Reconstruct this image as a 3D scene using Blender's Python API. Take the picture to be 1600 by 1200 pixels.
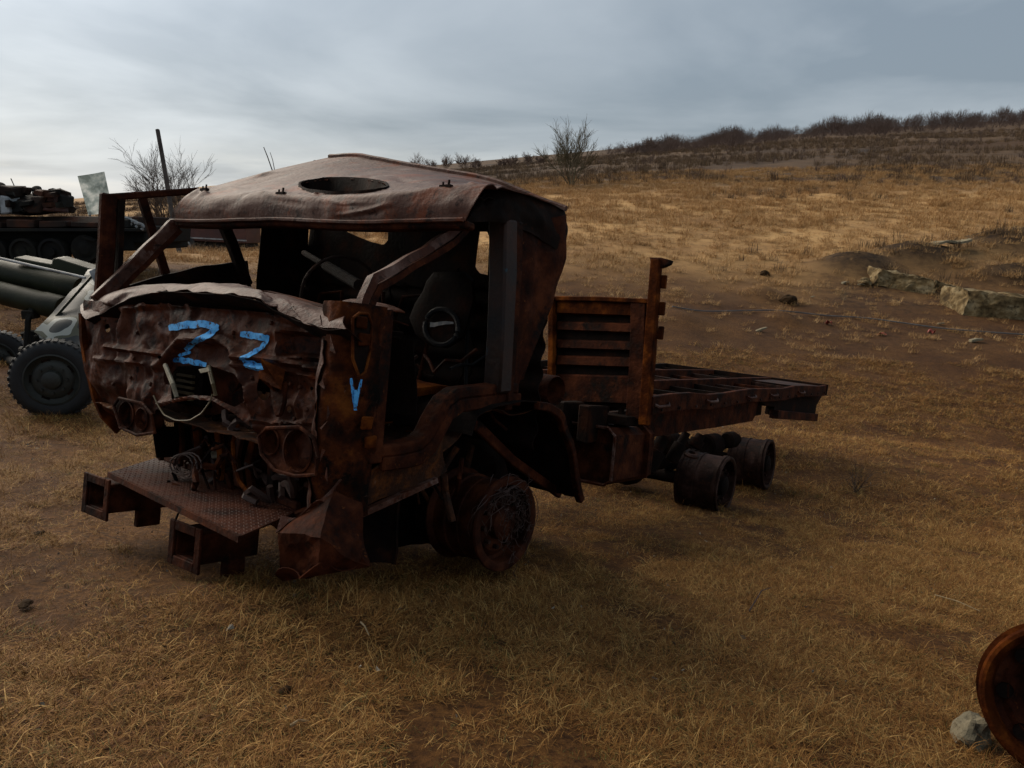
import bpy, bmesh, math, random
import numpy as np
from mathutils import Vector, Matrix, noise

for o in list(bpy.data.objects): bpy.data.objects.remove(o)
S = bpy.context.scene
COL = S.collection
random.seed(7); RNG = np.random.default_rng(7)
V = Vector

# ------------------------------------------------------------------ camera
F = 1156.0                       # focal length in photograph pixels (1600 wide)
PITCH = math.radians(12.0)
CAM = V((0, 0, 1.6))
AX_R = V((1, 0, 0)); AX_U = V((0, math.sin(PITCH), math.cos(PITCH))); AX_F = V((0, math.cos(PITCH), -math.sin(PITCH)))
cd = bpy.data.cameras.new('camera'); cam = bpy.data.objects.new('camera', cd); COL.objects.link(cam)
cam.location = CAM; cam.rotation_euler = (math.pi/2 - PITCH, 0, 0)
cd.sensor_width = 36; cd.lens = 36*F/1600; cd.clip_start = .05; cd.clip_end = 6000
S.camera = cam

# ------------------------------------------------------------------ sky, sun, exposure
SUN_AZ, SUN_EL = math.radians(-50), math.radians(33)      # azimuth from +Y towards +X
sun_dir = V((math.sin(SUN_AZ)*math.cos(SUN_EL), math.cos(SUN_AZ)*math.cos(SUN_EL), math.sin(SUN_EL)))
W = bpy.data.worlds.new('World'); S.world = W; W.use_nodes = True
nt = W.node_tree; nt.nodes.clear()
def wn(t, **k):
    n = nt.nodes.new(t)
    for a, b in k.items(): setattr(n, a, b)
    return n
out = wn('ShaderNodeOutputWorld'); bg = wn('ShaderNodeBackground')
sky = wn('ShaderNodeTexSky', sky_type='NISHITA', sun_disc=False, sun_elevation=SUN_EL, sun_rotation=SUN_AZ, dust_density=3.0, air_density=1.2)
bg.inputs[1].default_value = .1
tc = wn('ShaderNodeTexCoord'); sep = wn('ShaderNodeSeparateXYZ')
nt.links.new(tc.outputs['Generated'], sep.inputs[0])
def wm(op, a, b=None, c=None):
    n = wn('ShaderNodeMath', operation=op)
    for i, x in enumerate((a, b, c)):
        if x is None: continue
        if isinstance(x, (int, float)): n.inputs[i].default_value = x
        else: nt.links.new(x, n.inputs[i])
    return n.outputs[0]
zc = wm('ADD', wm('MAXIMUM', sep.outputs[2], 0.0), .10)
comb = wn('ShaderNodeCombineXYZ')
nt.links.new(wm('DIVIDE', sep.outputs[0], zc), comb.inputs[0]); nt.links.new(wm('DIVIDE', sep.outputs[1], zc), comb.inputs[1])
n1 = wn('ShaderNodeTexNoise'); n1.inputs['Scale'].default_value = .55; n1.inputs['Detail'].default_value = 6; n1.inputs['Roughness'].default_value = .5
n1.inputs['Distortion'].default_value = .4
nt.links.new(comb.outputs[0], n1.inputs['Vector'])
r1 = wn('ShaderNodeValToRGB'); nt.links.new(n1.outputs[0], r1.inputs[0])
e = r1.color_ramp.elements
e[0].position = .40; e[0].color = (1.02, 1.25, 1.5, 1); e[1].position = .64; e[1].color = (1.9, 2.13, 2.36, 1)
# thinner cloud towards the veiled sun: forward scattering brightens it
dot = wn('ShaderNodeVectorMath', operation='DOT_PRODUCT'); nt.links.new(tc.outputs['Generated'], dot.inputs[0]); dot.inputs[1].default_value = sun_dir
glow = wm('POWER', wm('MAXIMUM', dot.outputs['Value'], 0.0), 9.0)
mul = wn('ShaderNodeVectorMath', operation='SCALE'); nt.links.new(r1.outputs[0], mul.inputs[0]); nt.links.new(wm('ADD', wm('MULTIPLY', glow, 1.9), .84), mul.inputs['Scale'])
# paler broken bands of cloud all round the horizon
mp = wn('ShaderNodeMapping'); mp.inputs['Scale'].default_value = (2.2, 2.2, 15); nt.links.new(tc.outputs['Generated'], mp.inputs[0])
n2 = wn('ShaderNodeTexNoise'); n2.inputs['Scale'].default_value = 1.5; n2.inputs['Detail'].default_value = 7; n2.inputs['Roughness'].default_value = .6; nt.links.new(mp.outputs[0], n2.inputs['Vector'])
mrb = wn('ShaderNodeMapRange'); mrb.inputs[1].default_value = .45; mrb.inputs[2].default_value = .68; nt.links.new(n2.outputs[0], mrb.inputs[0])
low = wn('ShaderNodeMapRange'); low.interpolation_type = 'SMOOTHSTEP'; low.inputs[1].default_value = .12; low.inputs[2].default_value = .04; nt.links.new(sep.outputs[2], low.inputs[0])
bnd = wn('ShaderNodeMix', data_type='RGBA'); nt.links.new(wm('MULTIPLY', wm('MULTIPLY', mrb.outputs[0], low.outputs[0]), .9), bnd.inputs[0]); nt.links.new(mul.outputs[0], bnd.inputs[6]); bnd.inputs[7].default_value = (2.9, 2.95, 2.9, 1)
mx = wn('ShaderNodeMix', data_type='RGBA'); mx.inputs[0].default_value = .93
nt.links.new(sky.outputs[0], mx.inputs[6]); nt.links.new(bnd.outputs[2], mx.inputs[7])
nt.links.new(mx.outputs[2], bg.inputs[0]); nt.links.new(bg.outputs[0], out.inputs[0])
sl = bpy.data.lights.new('sun', 'SUN'); so = bpy.data.objects.new('sun', sl); COL.objects.link(so)
sl.energy = 1.5; sl.angle = math.radians(55); sl.color = (1, .87, .70)
so.rotation_euler = (-sun_dir).to_track_quat('-Z', 'Y').to_euler(); so.location = (-20, 10, 30)
S.view_settings.view_transform = 'Standard'; S.view_settings.look = 'None'; S.view_settings.gamma = 1; S.view_settings.exposure = 1.42
S.render.engine = 'CYCLES'; S.cycles.max_bounces = 5; S.cycles.diffuse_bounces = 3; S.cycles.glossy_bounces = 2

# ------------------------------------------------------------------ pixel helpers (photograph pixels -> real places)
def c2w(x, y, d): return CAM + AX_R*x - AX_U*y + AX_F*d          # camera coords (right, down, forward) -> world
def at(u, v, d): return c2w((u-800)/F*d, (v-600)/F*d, d)
RT = np.array([[.57928978, .80940991, .09622856], [.02925574, .09733127, -.99482186], [.81458472, -.57910537, -.03270375]])
TT = np.array([-.99053468, 1.0185752, 4.95168872])
OT = -RT.T @ TT
# truck coordinates: X to its tail, Y to its driver side, Z up, origin under the front axle
def _ray(u, v, k, val):
    d = RT.T @ np.array([(u-800)/F, (v-600)/F, 1.0]); p = OT + d*(val-OT[k])/d[k]; return V(p)
def TX(u, v, X): return _ray(u, v, 0, X)
def TY(u, v, Y): return _ray(u, v, 1, Y)
def TZ(u, v, Z): return _ray(u, v, 2, Z)
def tpix(p):
    c = RT @ np.array(p) + TT; return (800+F*c[0]/c[2], 600+F*c[1]/c[2])

# ------------------------------------------------------------------ terrain
UC = np.array([-400, 0, 400, 800, 1200, 1600, 2000.])
DC = np.array([12, 15, 18, 22, 28, 40, 60, 90, 140, 250, 600, 3000.])
VC = np.array([
 [535, 450, 408, 390, 379, 366, 350, 338, 330, 325, 322, 322],
 [550, 458, 412, 394, 382, 368, 350, 336, 327, 321, 318, 318],
 [575, 495, 447, 422, 406, 390, 352, 322, 302, 289, 284, 284],
 [610, 534, 482, 432, 386, 336, 297, 275, 262, 252, 247, 247],
 [668, 592, 532, 470, 405, 335, 284, 250, 228, 216, 213, 213],
 [705, 622, 552, 484, 415, 340, 285, 240, 211, 192, 187, 187],
 [740, 650, 575, 500, 425, 345, 285, 235, 202, 178, 170, 170]], float)
def plane_y(x, d): return (1.2705 + .09623*x - .0327*d)/.99482
_ld = np.log(DC)
def _pchip(x, y, q):
    h = np.diff(x); s = np.diff(y)/h; m = np.zeros_like(y)
    m[1:-1] = np.where(s[:-1]*s[1:] > 0, 2*s[:-1]*s[1:]/(s[:-1]+s[1:]+1e-12), 0); m[0] = s[0]; m[-1] = s[-1]
    i = np.clip(np.searchsorted(x, q)-1, 0, len(x)-2); t = (q-x[i])/h[i]
    return (1+2*t)*(1-t)**2*y[i] + t*(1-t)**2*h[i]*m[i] + t*t*(3-2*t)*y[i+1] + t*t*(t-1)*h[i]*m[i+1]
_q = np.linspace(_ld[0], _ld[-1], 600)
_tab = np.array([_pchip(_ld, r, _q) for r in VC])
def terr_y(x, d):
    x = np.asarray(x, float); d = np.asarray(d, float)
    dd = np.clip(d, 10.5, 3000); u = np.clip(800+F*x/np.maximum(dd, 1), -400, 2000)
    k = np.clip((np.log(np.maximum(dd, 12))-_q[0])/(_q[1]-_q[0]), 0, 599-1e-6); k0 = k.astype(int); kt = k-k0
    c = (u+400)/400; i = np.clip(np.floor(c).astype(int), 0, 5); t = c-i
    def g(j): j = np.clip(j, 0, 6); return _tab[j, k0]*(1-kt)+_tab[j, k0+1]*kt
    p0, p1, p2, p3 = g(i-1), g(i), g(i+1), g(i+2)
    p0 = np.where(i == 0, 2*p1-p2, p0); p3 = np.where(i == 5, 2*p2-p1, p3)
    v = .5*(2*p1+(p2-p0)*t+(2*p0-5*p1+4*p2-p3)*t*t+(3*p1-p0-3*p2+p3)*t**3)
    far = (v-600)/F*d
    w = np.clip((d-7.5)/5, 0, 1); w = w*w*(3-2*w)
    xx = np.clip(x, -14, 14)
    return plane_y(xx, np.clip(d, -6, 13))*(1-w) + far*w
def at_ground(u, v, lift=0):
    ds = np.exp(np.linspace(math.log(1.6), math.log(900), 3000))
    vv = 600+F*terr_y((u-800)/F*ds, ds)/ds
    i = np.argmax(vv <= v) if (vv <= v).any() else len(ds)-1
    return ground((u-800)/F*ds[i], ds[i], lift), float(ds[i])
def px_depth(u, v):
    ds = np.exp(np.linspace(math.log(1.6), math.log(900), 3000)); vv = 600+F*terr_y((u-800)/F*ds, ds)/ds
    return float(ds[np.argmax(vv <= v)]) if (vv <= v).any() else 900.0
BERM = []
BUMPS = []           # (x, d, rx, rd, height)
def bump_px(u, d, wpx, rd, h): BUMPS.append(((u-800)/F*d, d, wpx/F*d, rd, h))
for p, rx, h in ((V((-1.5, .55, 0)), .55, .07), (V((-1.2, 1.15, 0)), .4, .08)):
    c = RT @ np.array(p) + TT; BUMPS.append((c[0], c[2], rx, rx, h))
for u_, v_, w_, rd_, h_, back in ((1590, 425, 95, 2.4, 1.3, 1.9), (1430, 432, 75, 1.5, .85, 1.8), (1335, 438, 60, 1.3, .68, 1.2), (1600, 470, 65, 1.0, .6, 2.2)):
    d_ = px_depth(u_, v_)+back; bump_px(u_, d_, w_, rd_, h_); BERM.append(BUMPS[-1])
bump_px(1195, 22.6, 26, .6, .30); bump_px(1225, 20.0, 22, .5, .22); bump_px(1060, 19, 50, .9, .18)
def bumps(x, d):
    z = np.zeros_like(np.asarray(x, float))
    for bx_, bd, rx, rd, h in BUMPS: z = z + h*np.exp(-((x-bx_)/rx)**2-((d-bd)/rd)**2)
    return z
def ground(x, d, lift=0):
    p = c2w(float(x), float(terr_y(x, d)), float(d)); p.z += float(bumps(x, d)) + lift; return p

# ------------------------------------------------------------------ materials
def mat(name, stops, scale=4.0, rough=.75, bump=.3, bscale=None, metal=0.0, spec=.4, detail=8, second=None, third=None, coords='Object'):
    m = bpy.data.materials.new(name); m.use_nodes = True; t = m.node_tree; L = t.links.new
    b = t.nodes['Principled BSDF']
    c = t.nodes.new('ShaderNodeTexCoord'); n = t.nodes.new('ShaderNodeTexNoise')
    n.inputs['Scale'].default_value = scale; n.inputs['Detail'].default_value = detail; n.inputs['Roughness'].default_value = .62
    L(c.outputs[coords], n.inputs['Vector'])
    r = t.nodes.new('ShaderNodeValToRGB'); L(n.outputs[0], r.inputs[0])
    while len(r.color_ramp.elements) < len(stops): r.color_ramp.elements.new(.5)
    for el, (p, col) in zip(r.color_ramp.elements, stops): el.position = p; el.color = (*col, 1)
    colout = r.outputs[0]
    if second:                         # (colour, scale, lo, hi): speckled overlay with a shape of its own
        n2 = t.nodes.new('ShaderNodeTexNoise'); n2.inputs['Scale'].default_value = second[1]; n2.inputs['Detail'].default_value = 6; n2.inputs['Roughness'].default_value = .7
        L(c.outputs[coords], n2.inputs['Vector'])
        mr = t.nodes.new('ShaderNodeMapRange'); mr.inputs[1].default_value = second[2]; mr.inputs[2].default_value = second[3]; L(n2.outputs[0], mr.inputs[0])
        mxn = t.nodes.new('ShaderNodeMix'); mxn.data_type = 'RGBA'; L(mr.outputs[0], mxn.inputs[0]); L(colout, mxn.inputs[6]); mxn.inputs[7].default_value = (*second[0], 1)
        colout = mxn.outputs[2]
    if third:                          # (colour, scale, lo, hi): fine flaking
        n3 = t.nodes.new('ShaderNodeTexNoise'); n3.inputs['Scale'].default_value = third[1]; n3.inputs['Detail'].default_value = 10; n3.inputs['Roughness'].default_value = .75; n3.inputs['Distortion'].default_value = .6
        L(c.outputs[coords], n3.inputs['Vector'])
        m3 = t.nodes.new('ShaderNodeMapRange'); m3.inputs[1].default_value = third[2]; m3.inputs[2].default_value = third[3]; L(n3.outputs[0], m3.inputs[0])
        x3 = t.nodes.new('ShaderNodeMix'); x3.data_type = 'RGBA'; L(m3.outputs[0], x3.inputs[0]); L(colout, x3.inputs[6]); x3.inputs[7].default_value = (*third[0], 1)
        colout = x3.outputs[2]
    L(colout, b.inputs['Base Color'])
    b.inputs['Metallic'].default_value = metal; b.inputs['Specular IOR Level'].default_value = spec
    rr = t.nodes.new('ShaderNodeMapRange'); rr.inputs[3].default_value = max(.05, rough-.18); rr.inputs[4].default_value = min(1, rough+.15); L(n.outputs[0], rr.inputs[0]); L(rr.outputs[0], b.inputs['Roughness'])
    if bump:
        nb = t.nodes.new('ShaderNodeTexNoise'); nb.inputs['Scale'].default_value = bscale or scale*9; nb.inputs['Detail'].default_value = 6
        L(c.outputs[coords], nb.inputs['Vector'])
        bn = t.nodes.new('ShaderNodeBump'); bn.inputs['Strength'].default_value = bump; bn.inputs['Distance'].default_value = .01
        L(nb.outputs[0], bn.inputs['Height']); L(bn.outputs[0], b.inputs['Normal'])
    return m
M = {}
M['roof'] = mat('scorched_skylit_roof_steel', [(.34, (.026, .0085, .0045)), (.47, (.066, .026, .016)), (.57, (.092, .047, .034)), (.68, (.165, .118, .10))], 3.4, .6, .45, 34, spec=.16, second=((.115, .026, .007), 4.0, .52, .62), third=((.018, .006, .0035), 14, .54, .62))  # scorched steel; pale mauve tones carry sky reflection put into the colour
M['rust'] = mat('dark_rust', [(.34, (.009, .0022, .0008)), (.5, (.035, .0085, .0030)), (.66, (.078, .0215, .0078))], 6.5, .78, .6, 40, spec=.07, second=((.007, .004, .003), 4, .53, .64), third=((.115, .034, .009), 20, .60, .68))
M['panel'] = mat('burnt_panel', [(.34, (.006, .0018, .0009)), (.46, (.034, .0085, .0032)), (.58, (.066, .020, .009)), (.70, (.13, .088, .078))], 4.6, .62, .5, 45, spec=.10, second=((.095, .020, .0045), 7, .54, .67), third=((.008, .0035, .002), 16, .54, .62))
M['corner'] = mat('streaked_corner_steel', [(.34, (.004, .0016, .001)), (.46, (.022, .006, .0022)), (.56, (.060, .015, .004)), (.68, (.14, .042, .008))], 5.5, .8, .6, 50, spec=.05, second=((.004, .003, .0025), 4, .54, .64), third=((.13, .075, .055), 15, .62, .68))
M['lip'] = mat('pale_scorched_lip', [(.34, (.028, .008, .0035)), (.48, (.072, .029, .018)), (.63, (.145, .092, .075))], 5, .58, .45, 40, spec=.16, second=((.048, .0105, .0026), 6, .48, .55), third=((.016, .005, .002), 17, .54, .61))
M['orange'] = mat('orange_rust', [(.34, (.012, .003, .001)), (.5, (.058, .0135, .0026)), (.66, (.19, .052, .0075))], 5, .85, .6, 50, spec=.04)
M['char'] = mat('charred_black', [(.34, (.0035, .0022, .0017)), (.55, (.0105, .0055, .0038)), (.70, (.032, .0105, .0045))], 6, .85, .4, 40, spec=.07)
M['pillar'] = mat('burnt_pillar', [(.3, (.006, .005, .006)), (.5, (.020, .009, .006)), (.7, (.045, .016, .008))], 5, .6, .3, 40, spec=.25, second=((.012, .06, .085), 9, .63, .72))
M['seat'] = mat('seat_shell', [(.3, (.003, .0031, .0034)), (.6, (.0085, .0085, .009))], 6, .6, .3, spec=.15)
M['greyrim'] = mat('burnt_wheel_steel', [(.34, (.006, .003, .002)), (.5, (.022, .0085, .005)), (.66, (.055, .028, .021))], 7, .6, .5, 50, spec=.12, third=((.06, .02, .007), 16, .57, .66))
M['rimrust'] = mat('rusty_wheel_steel', [(.34, (.010, .003, .0015)), (.5, (.036, .0095, .004)), (.66, (.075, .022, .0085))], 6, .7, .5, 50, spec=.08)
M['blue'] = mat('blue_spray_paint', [(.36, (.03, .010, .005)), (.40, (.03, .15, .32)), (.45, (.05, .29, .65)), (.62, (.09, .41, .80))], 38, .8, .2, detail=14)
M['bareal'] = mat('pale_melted_metal', [(.3, (.12, .10, .06)), (.6, (.3, .26, .18))], 20, .6, .3)
M['ash'] = mat('ash_and_rust_crumbs', [(.3, (.010, .006, .004)), (.5, (.045, .017, .008)), (.62, (.12, .038, .009)), (.74, (.22, .18, .14))], 9, .9, .8, 60, spec=.15)
# diamond tread plate
def tread():
    m = mat('tread_plate_rust', [(.3, (.014, .007, .006)), (.5, (.050, .0145, .007)), (.7, (.090, .029, .014))], 5, .65, 0, spec=.10)
    return m
M['tread'] = tread()
M['olive'] = mat('olive_paint', [(.3, (.007, .009, .004)), (.6, (.020, .022, .010))], 3, .55, .2, spec=.15, third=((.03, .022, .012), 7, .60, .68))
M['camo'] = mat('camouflage_paint', [(.0, (.012, .014, .013)), (.43, (.06, .058, .032)), (.49, (.30, .30, .26)), (.58, (.02, .022, .02))], 3.0, .45, .05, detail=1)
M['camo'].node_tree.nodes['Color Ramp'].color_ramp.interpolation = 'CONSTANT'
M['rubber'] = mat('tyre_rubber', [(.3, (.008, .008, .008)), (.7, (.020, .020, .020))], 8, .75, .3)
M['rimolive'] = mat('olive_wheel_disc', [(.3, (.012, .013, .010)), (.7, (.03, .031, .024))], 8, .6, .2)
M['tankrust'] = mat('burnt_armour', [(.3, (.007, .006, .005)), (.5, (.024, .014, .010)), (.68, (.07, .024, .012))], 1.6, .8, .4, 20, spec=.12)
M['tankdark'] = mat('sooty_armour', [(.3, (.005, .005, .006)), (.6, (.014, .013, .010)), (.75, (.045, .045, .030))], 2, .8, .4, 20, spec=.12)
M['whitesteel'] = mat('white_flaked_paint', [(.35, (.12, .12, .12)), (.55, (.3, .31, .31))], 4, .6, .1)
M['plastic'] = mat('weathered_pale_sheet', [(.36, (.16, .20, .19)), (.5, (.34, .40, .39)), (.62, (.60, .65, .63))], 2.6, .35, .05)
_t = M['plastic'].node_tree; _b = _t.nodes['Principled BSDF']; _tr = _t.nodes.new('ShaderNodeBsdfTranslucent'); _mx = _t.nodes.new('ShaderNodeMixShader'); _mx.inputs[0].default_value = .5
_t.links.new(_b.inputs['Base Color'].links[0].from_socket, _tr.inputs[0]); _t.links.new(_b.outputs[0], _mx.inputs[1]); _t.links.new(_tr.outputs[0], _mx.inputs[2]); _t.links.new(_mx.outputs[0], _t.nodes['Material Output'].inputs[0])
M['wood'] = mat('grey_wood', [(.3, (.03, .026, .024)), (.7, (.075, .064, .056))], 3, .9, .3)
M['trailer'] = mat('red_brown_wreck', [(.3, (.025, .010, .007)), (.5, (.06, .020, .013)), (.7, (.10, .038, .024))], .9, .7, .2)
M['bark'] = mat('grey_brown_bark', [(.3, (.032, .023, .018)), (.7, (.075, .055, .042))], 1.2, .95, 0)
M['barkgreen'] = mat('greenish_bark', [(.3, (.045, .036, .018)), (.7, (.10, .08, .038))], 1.0, .95, 0)
M['thicket'] = mat('winter_thicket', [(.3, (.085, .055, .042)), (.7, (.165, .108, .080))], .08, 1, 0)
M['concrete'] = mat('weathered_concrete', [(.34, (.035, .022, .009)), (.48, (.13, .088, .040)), (.62, (.25, .19, .105))], 2.6, .95, 1.0, 11, spec=.1, third=((.045, .030, .014), 6, .52, .62))
M['stone'] = mat('pale_limestone', [(.3, (.12, .105, .07)), (.6, (.24, .20, .13))], 9, .9, .6, spec=.1)
M['earth'] = mat('dark_earth', [(.3, (.016, .009, .0045)), (.7, (.045, .026, .012))], 9, 1, .8, 40, spec=.05)
M['red'] = mat('red_plastic', [(.3, (.16, .025, .012)), (.7, (.3, .05, .025))], 8, .6, .1)
M['ochre'] = mat('ochre_rust', [(.34, (.018, .006, .002)), (.48, (.10, .034, .008)), (.62, (.24, .095, .020))], 9, .85, .6, 60, spec=.1, second=((.010, .006, .004), 5, .54, .62))
M['cable'] = mat('grey_cable', [(.3, (.06, .06, .06)), (.7, (.13, .13, .13))], 3, .5, 0)
M['straw'] = mat('straw', [(.3, (.16, .11, .055)), (.7, (.3, .23, .13))], 9, .9, 0)
M['wire'] = mat('rusty_wire', [(.3, (.02, .008, .005)), (.7, (.055, .024, .015))], 9, .7, 0)
M['yellowwire'] = mat('tarnished_wire', [(.3, (.06, .045, .02)), (.7, (.15, .11, .055))], 9, .6, 0)

# ------------------------------------------------------------------ mesh builder
class MB:
    def __init__(s): s.v = []; s.f = []
    def add(s, vs, fs):
        k = len(s.v); s.v += [V(p) for p in vs]; s.f += [tuple(i+k for i in q) for q in fs]; return s
    def hexa(s, p):      # 8 corners: bottom 0-3 loop, top 4-7 loop
        return s.add(p, [(0, 3, 2, 1), (4, 5, 6, 7), (0, 1, 5, 4), (1, 2, 6, 5), (2, 3, 7, 6), (3, 0, 4, 7)])
    def box(s, lo, hi):
        x0, y0, z0 = lo; x1, y1, z1 = hi
        return s.hexa([(x0, y0, z0), (x1, y0, z0), (x1, y1, z0), (x0, y1, z0), (x0, y0, z1), (x1, y0, z1), (x1, y1, z1), (x0, y1, z1)])
    def sweep(s, path, w, h, up=(0, 0, 1), taper=1.0):     # rectangular bar along a path
        P = [V(p) for p in path]; n = len(P); vs = []
        for i, p in enumerate(P):
            t = (P[min(i+1, n-1)]-P[max(i-1, 0)]).normalized(); a = t.cross(V(up))
            if a.length < 1e-4: a = t.cross(V((1, 0, 0)))
            a.normalize(); b = a.cross(t).normalized(); k = 1+(taper-1)*i/max(1, n-1)
            vs += [p-a*w/2*k-b*h/2*k, p+a*w/2*k-b*h/2*k, p+a*w/2*k+b*h/2*k, p-a*w/2*k+b*h/2*k]
        fs = [(3, 2, 1, 0), tuple(4*(n-1)+i for i in range(4))]
        for i in range(n-1):
            for j in range(4): fs.append((4*i+j, 4*i+(j+1) % 4, 4*i+4+(j+1) % 4, 4*i+4+j))
        return s.add(vs, fs)
    def tube(s, path, r, n=6, taper=1.0, cap=True):
        P = [V(p) for p in path]; m = len(P); vs = []; ref = V((.3, .2, .93))
        for i, p in enumerate(P):
            t = (P[min(i+1, m-1)]-P[max(i-1, 0)])
            if t.length < 1e-7: t = V((0, 0, 1))
            t.normalize(); a = t.cross(ref)
            if a.length < 1e-3: a = t.cross(V((1, 0, 0)))
            a.normalize(); b = t.cross(a); k = r*(1+(taper-1)*i/max(1, m-1))
            vs += [p+(a*math.cos(2*math.pi*j/n)+b*math.sin(2*math.pi*j/n))*k for j in range(n)]
        fs = []
        for i in range(m-1):
            for j in range(n): fs.append((n*i+j, n*i+(j+1) % n, n*i+n+(j+1) % n, n*i+n+j))
        if cap: fs += [tuple(range(n))[::-1], tuple(n*(m-1)+j for j in range(n))]
        return s.add(vs, fs)
    def lathe(s, c, ax, prof, n=28):      # prof: (along axis, radius)
        c = V(c); ax = V(ax).normalized(); a = ax.orthogonal().normalized(); b = ax.cross(a); vs = []; m = len(prof)
        for h, r in prof: vs += [c+ax*h+(a*math.cos(2*math.pi*j/n)+b*math.sin(2*math.pi*j/n))*max(r, 1e-4) for j in range(n)]
        fs = [(n*i+j, n*i+(j+1) % n, n*i+n+(j+1) % n, n*i+n+j) for i in range(m-1) for j in range(n)]
        return s.add(vs, fs)
    def prism(s, poly, off):              # polygon (3d points) extruded by vector
        P = [V(p) for p in poly]; n = len(P); o = V(off)
        return s.add(P+[p+o for p in P], [tuple(range(n))[::-1], tuple(range(n, 2*n))]+[(i, (i+1) % n, n+(i+1) % n, n+i) for i in range(n)])
    def grid(s, fn, nu, nv, keep=None):
        k = len(s.v); vs = [V(fn(i/nu, j/nv)) for j in range(nv+1) for i in range(nu+1)]; fs = []
        for j in range(nv):
            for i in range(nu):
                q = (j*(nu+1)+i, j*(nu+1)+i+1, (j+1)*(nu+1)+i+1, (j+1)*(nu+1)+i)
                if keep and not keep((vs[q[0]]+vs[q[1]]+vs[q[2]]+vs[q[3]])/4, i/nu, j/nv): continue
                fs.append(q)
        s.v += vs; s.f += [tuple(a+k for a in q) for q in fs]; return s
    def crumple(s, amp, freq, seed=0):
        o = V((seed*3.1, seed*1.7, seed*5.3))
        s.v = [p+noise.noise_vector(p*freq+o)*amp for p in s.v]; return s
def build(mb, name, m, parent=None, origin=None, flip=False, solid=0, bevel=0, smooth=False, seg=1, kind=None):
    me = bpy.data.meshes.new(name)
    o0 = V(origin) if origin is not None else V((0, 0, 0))
    vs = [((p.x, -p.y, p.z) if flip else tuple(p-o0)) for p in mb.v]
    me.from_pydata(vs, [], mb.f); bm = bmesh.new(); bm.from_mesh(me)
    loose = [x for x in bm.verts if not x.link_faces]
    if loose: bmesh.ops.delete(bm, geom=loose, context='VERTS')
    bmesh.ops.recalc_face_normals(bm, faces=bm.faces)
    if solid: bmesh.ops.solidify(bm, geom=bm.faces[:], thickness=solid)
    bm.to_mesh(me); bm.free()
    if smooth:
        me.polygons.foreach_set('use_smooth', [True]*len(me.polygons)); me.set_sharp_from_angle(angle=math.radians(38))
    me.materials.append(M[m] if isinstance(m, str) else m)
    o = bpy.data.objects.new(name, me); COL.objects.link(o)
    if parent: o.parent = parent
    elif origin is not None: o.location = o0
    if bevel:
        b = o.modifiers.new('bevel', 'BEVEL'); b.width = bevel; b.segments = seg; b.limit_method = 'ANGLE'
    if kind: o['kind'] = kind
    return o
def tag(o, label, cat, group=None):
    o['label'] = label; o['category'] = cat
    if group: o['group'] = group
    return o
def empty(name, loc, label, cat, group=None):
    o = bpy.data.objects.new(name, None); COL.objects.link(o); o.location = loc; o.empty_display_size = .2
    return tag(o, label, cat, group)
def copy_tree(o, parent=None):
    c = o.copy(); COL.objects.link(c); c.parent = parent
    for ch in o.children: copy_tree(ch, c)
    return c
def inpoly(x, y, P):
    r = False; n = len(P)
    for i in range(n):
        x0, y0 = P[i]; x1, y1 = P[(i+1) % n]
        if (y0 > y) != (y1 > y) and x < (x1-x0)*(y-y0)/(y1-y0)+x0: r = not r
    return r
def pdist(x, y, L):
    best = 1e9
    for (x0, y0), (x1, y1) in zip(L, L[1:]):
        dx, dy = x1-x0, y1-y0; t = max(0, min(1, ((x-x0)*dx+(y-y0)*dy)/(dx*dx+dy*dy+1e-9)))
        best = min(best, math.hypot(x-x0-t*dx, y-y0-t*dy))
    return best
def lerpL(L, t):
    k = t*(len(L)-1); i = min(int(k), len(L)-2); a, b = L[i], L[i+1]; f = k-i
    return tuple(p+(q-p)*f for p, q in zip(a, b))
def sm(t): t = max(0, min(1, t)); return t*t*(3-2*t)

def snap_edges(mb, polys, place, lim=7):
    cnt = {}
    for q in mb.f:
        for a, b in zip(q, q[1:]+q[:1]): cnt[(min(a, b), max(a, b))] = cnt.get((min(a, b), max(a, b)), 0)+1
    bv = {i for e_, c in cnt.items() if c == 1 for i in e_}
    for i in bv:
        u, v = tpix(mb.v[i]); best = None
        for P in polys:
            for (x0, y0), (x1, y1) in zip(P, P[1:]+P[:1]):
                dx, dy = x1-x0, y1-y0; t = max(0, min(1, ((u-x0)*dx+(v-y0)*dy)/(dx*dx+dy*dy+1e-9))); q = (x0+t*dx, y0+t*dy); d = math.hypot(u-q[0], v-q[1])
                if d < lim and (best is None or d < best[0]): best = (d, q)
        if best: mb.v[i] = place(best[1][0], best[1][1], mb.v[i])
    return mb
def ell(a, b, rx, ry, n=20): return [(a+rx*math.cos(2*math.pi*k/n), b+ry*math.sin(2*math.pi*k/n)) for k in range(n)]
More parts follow.
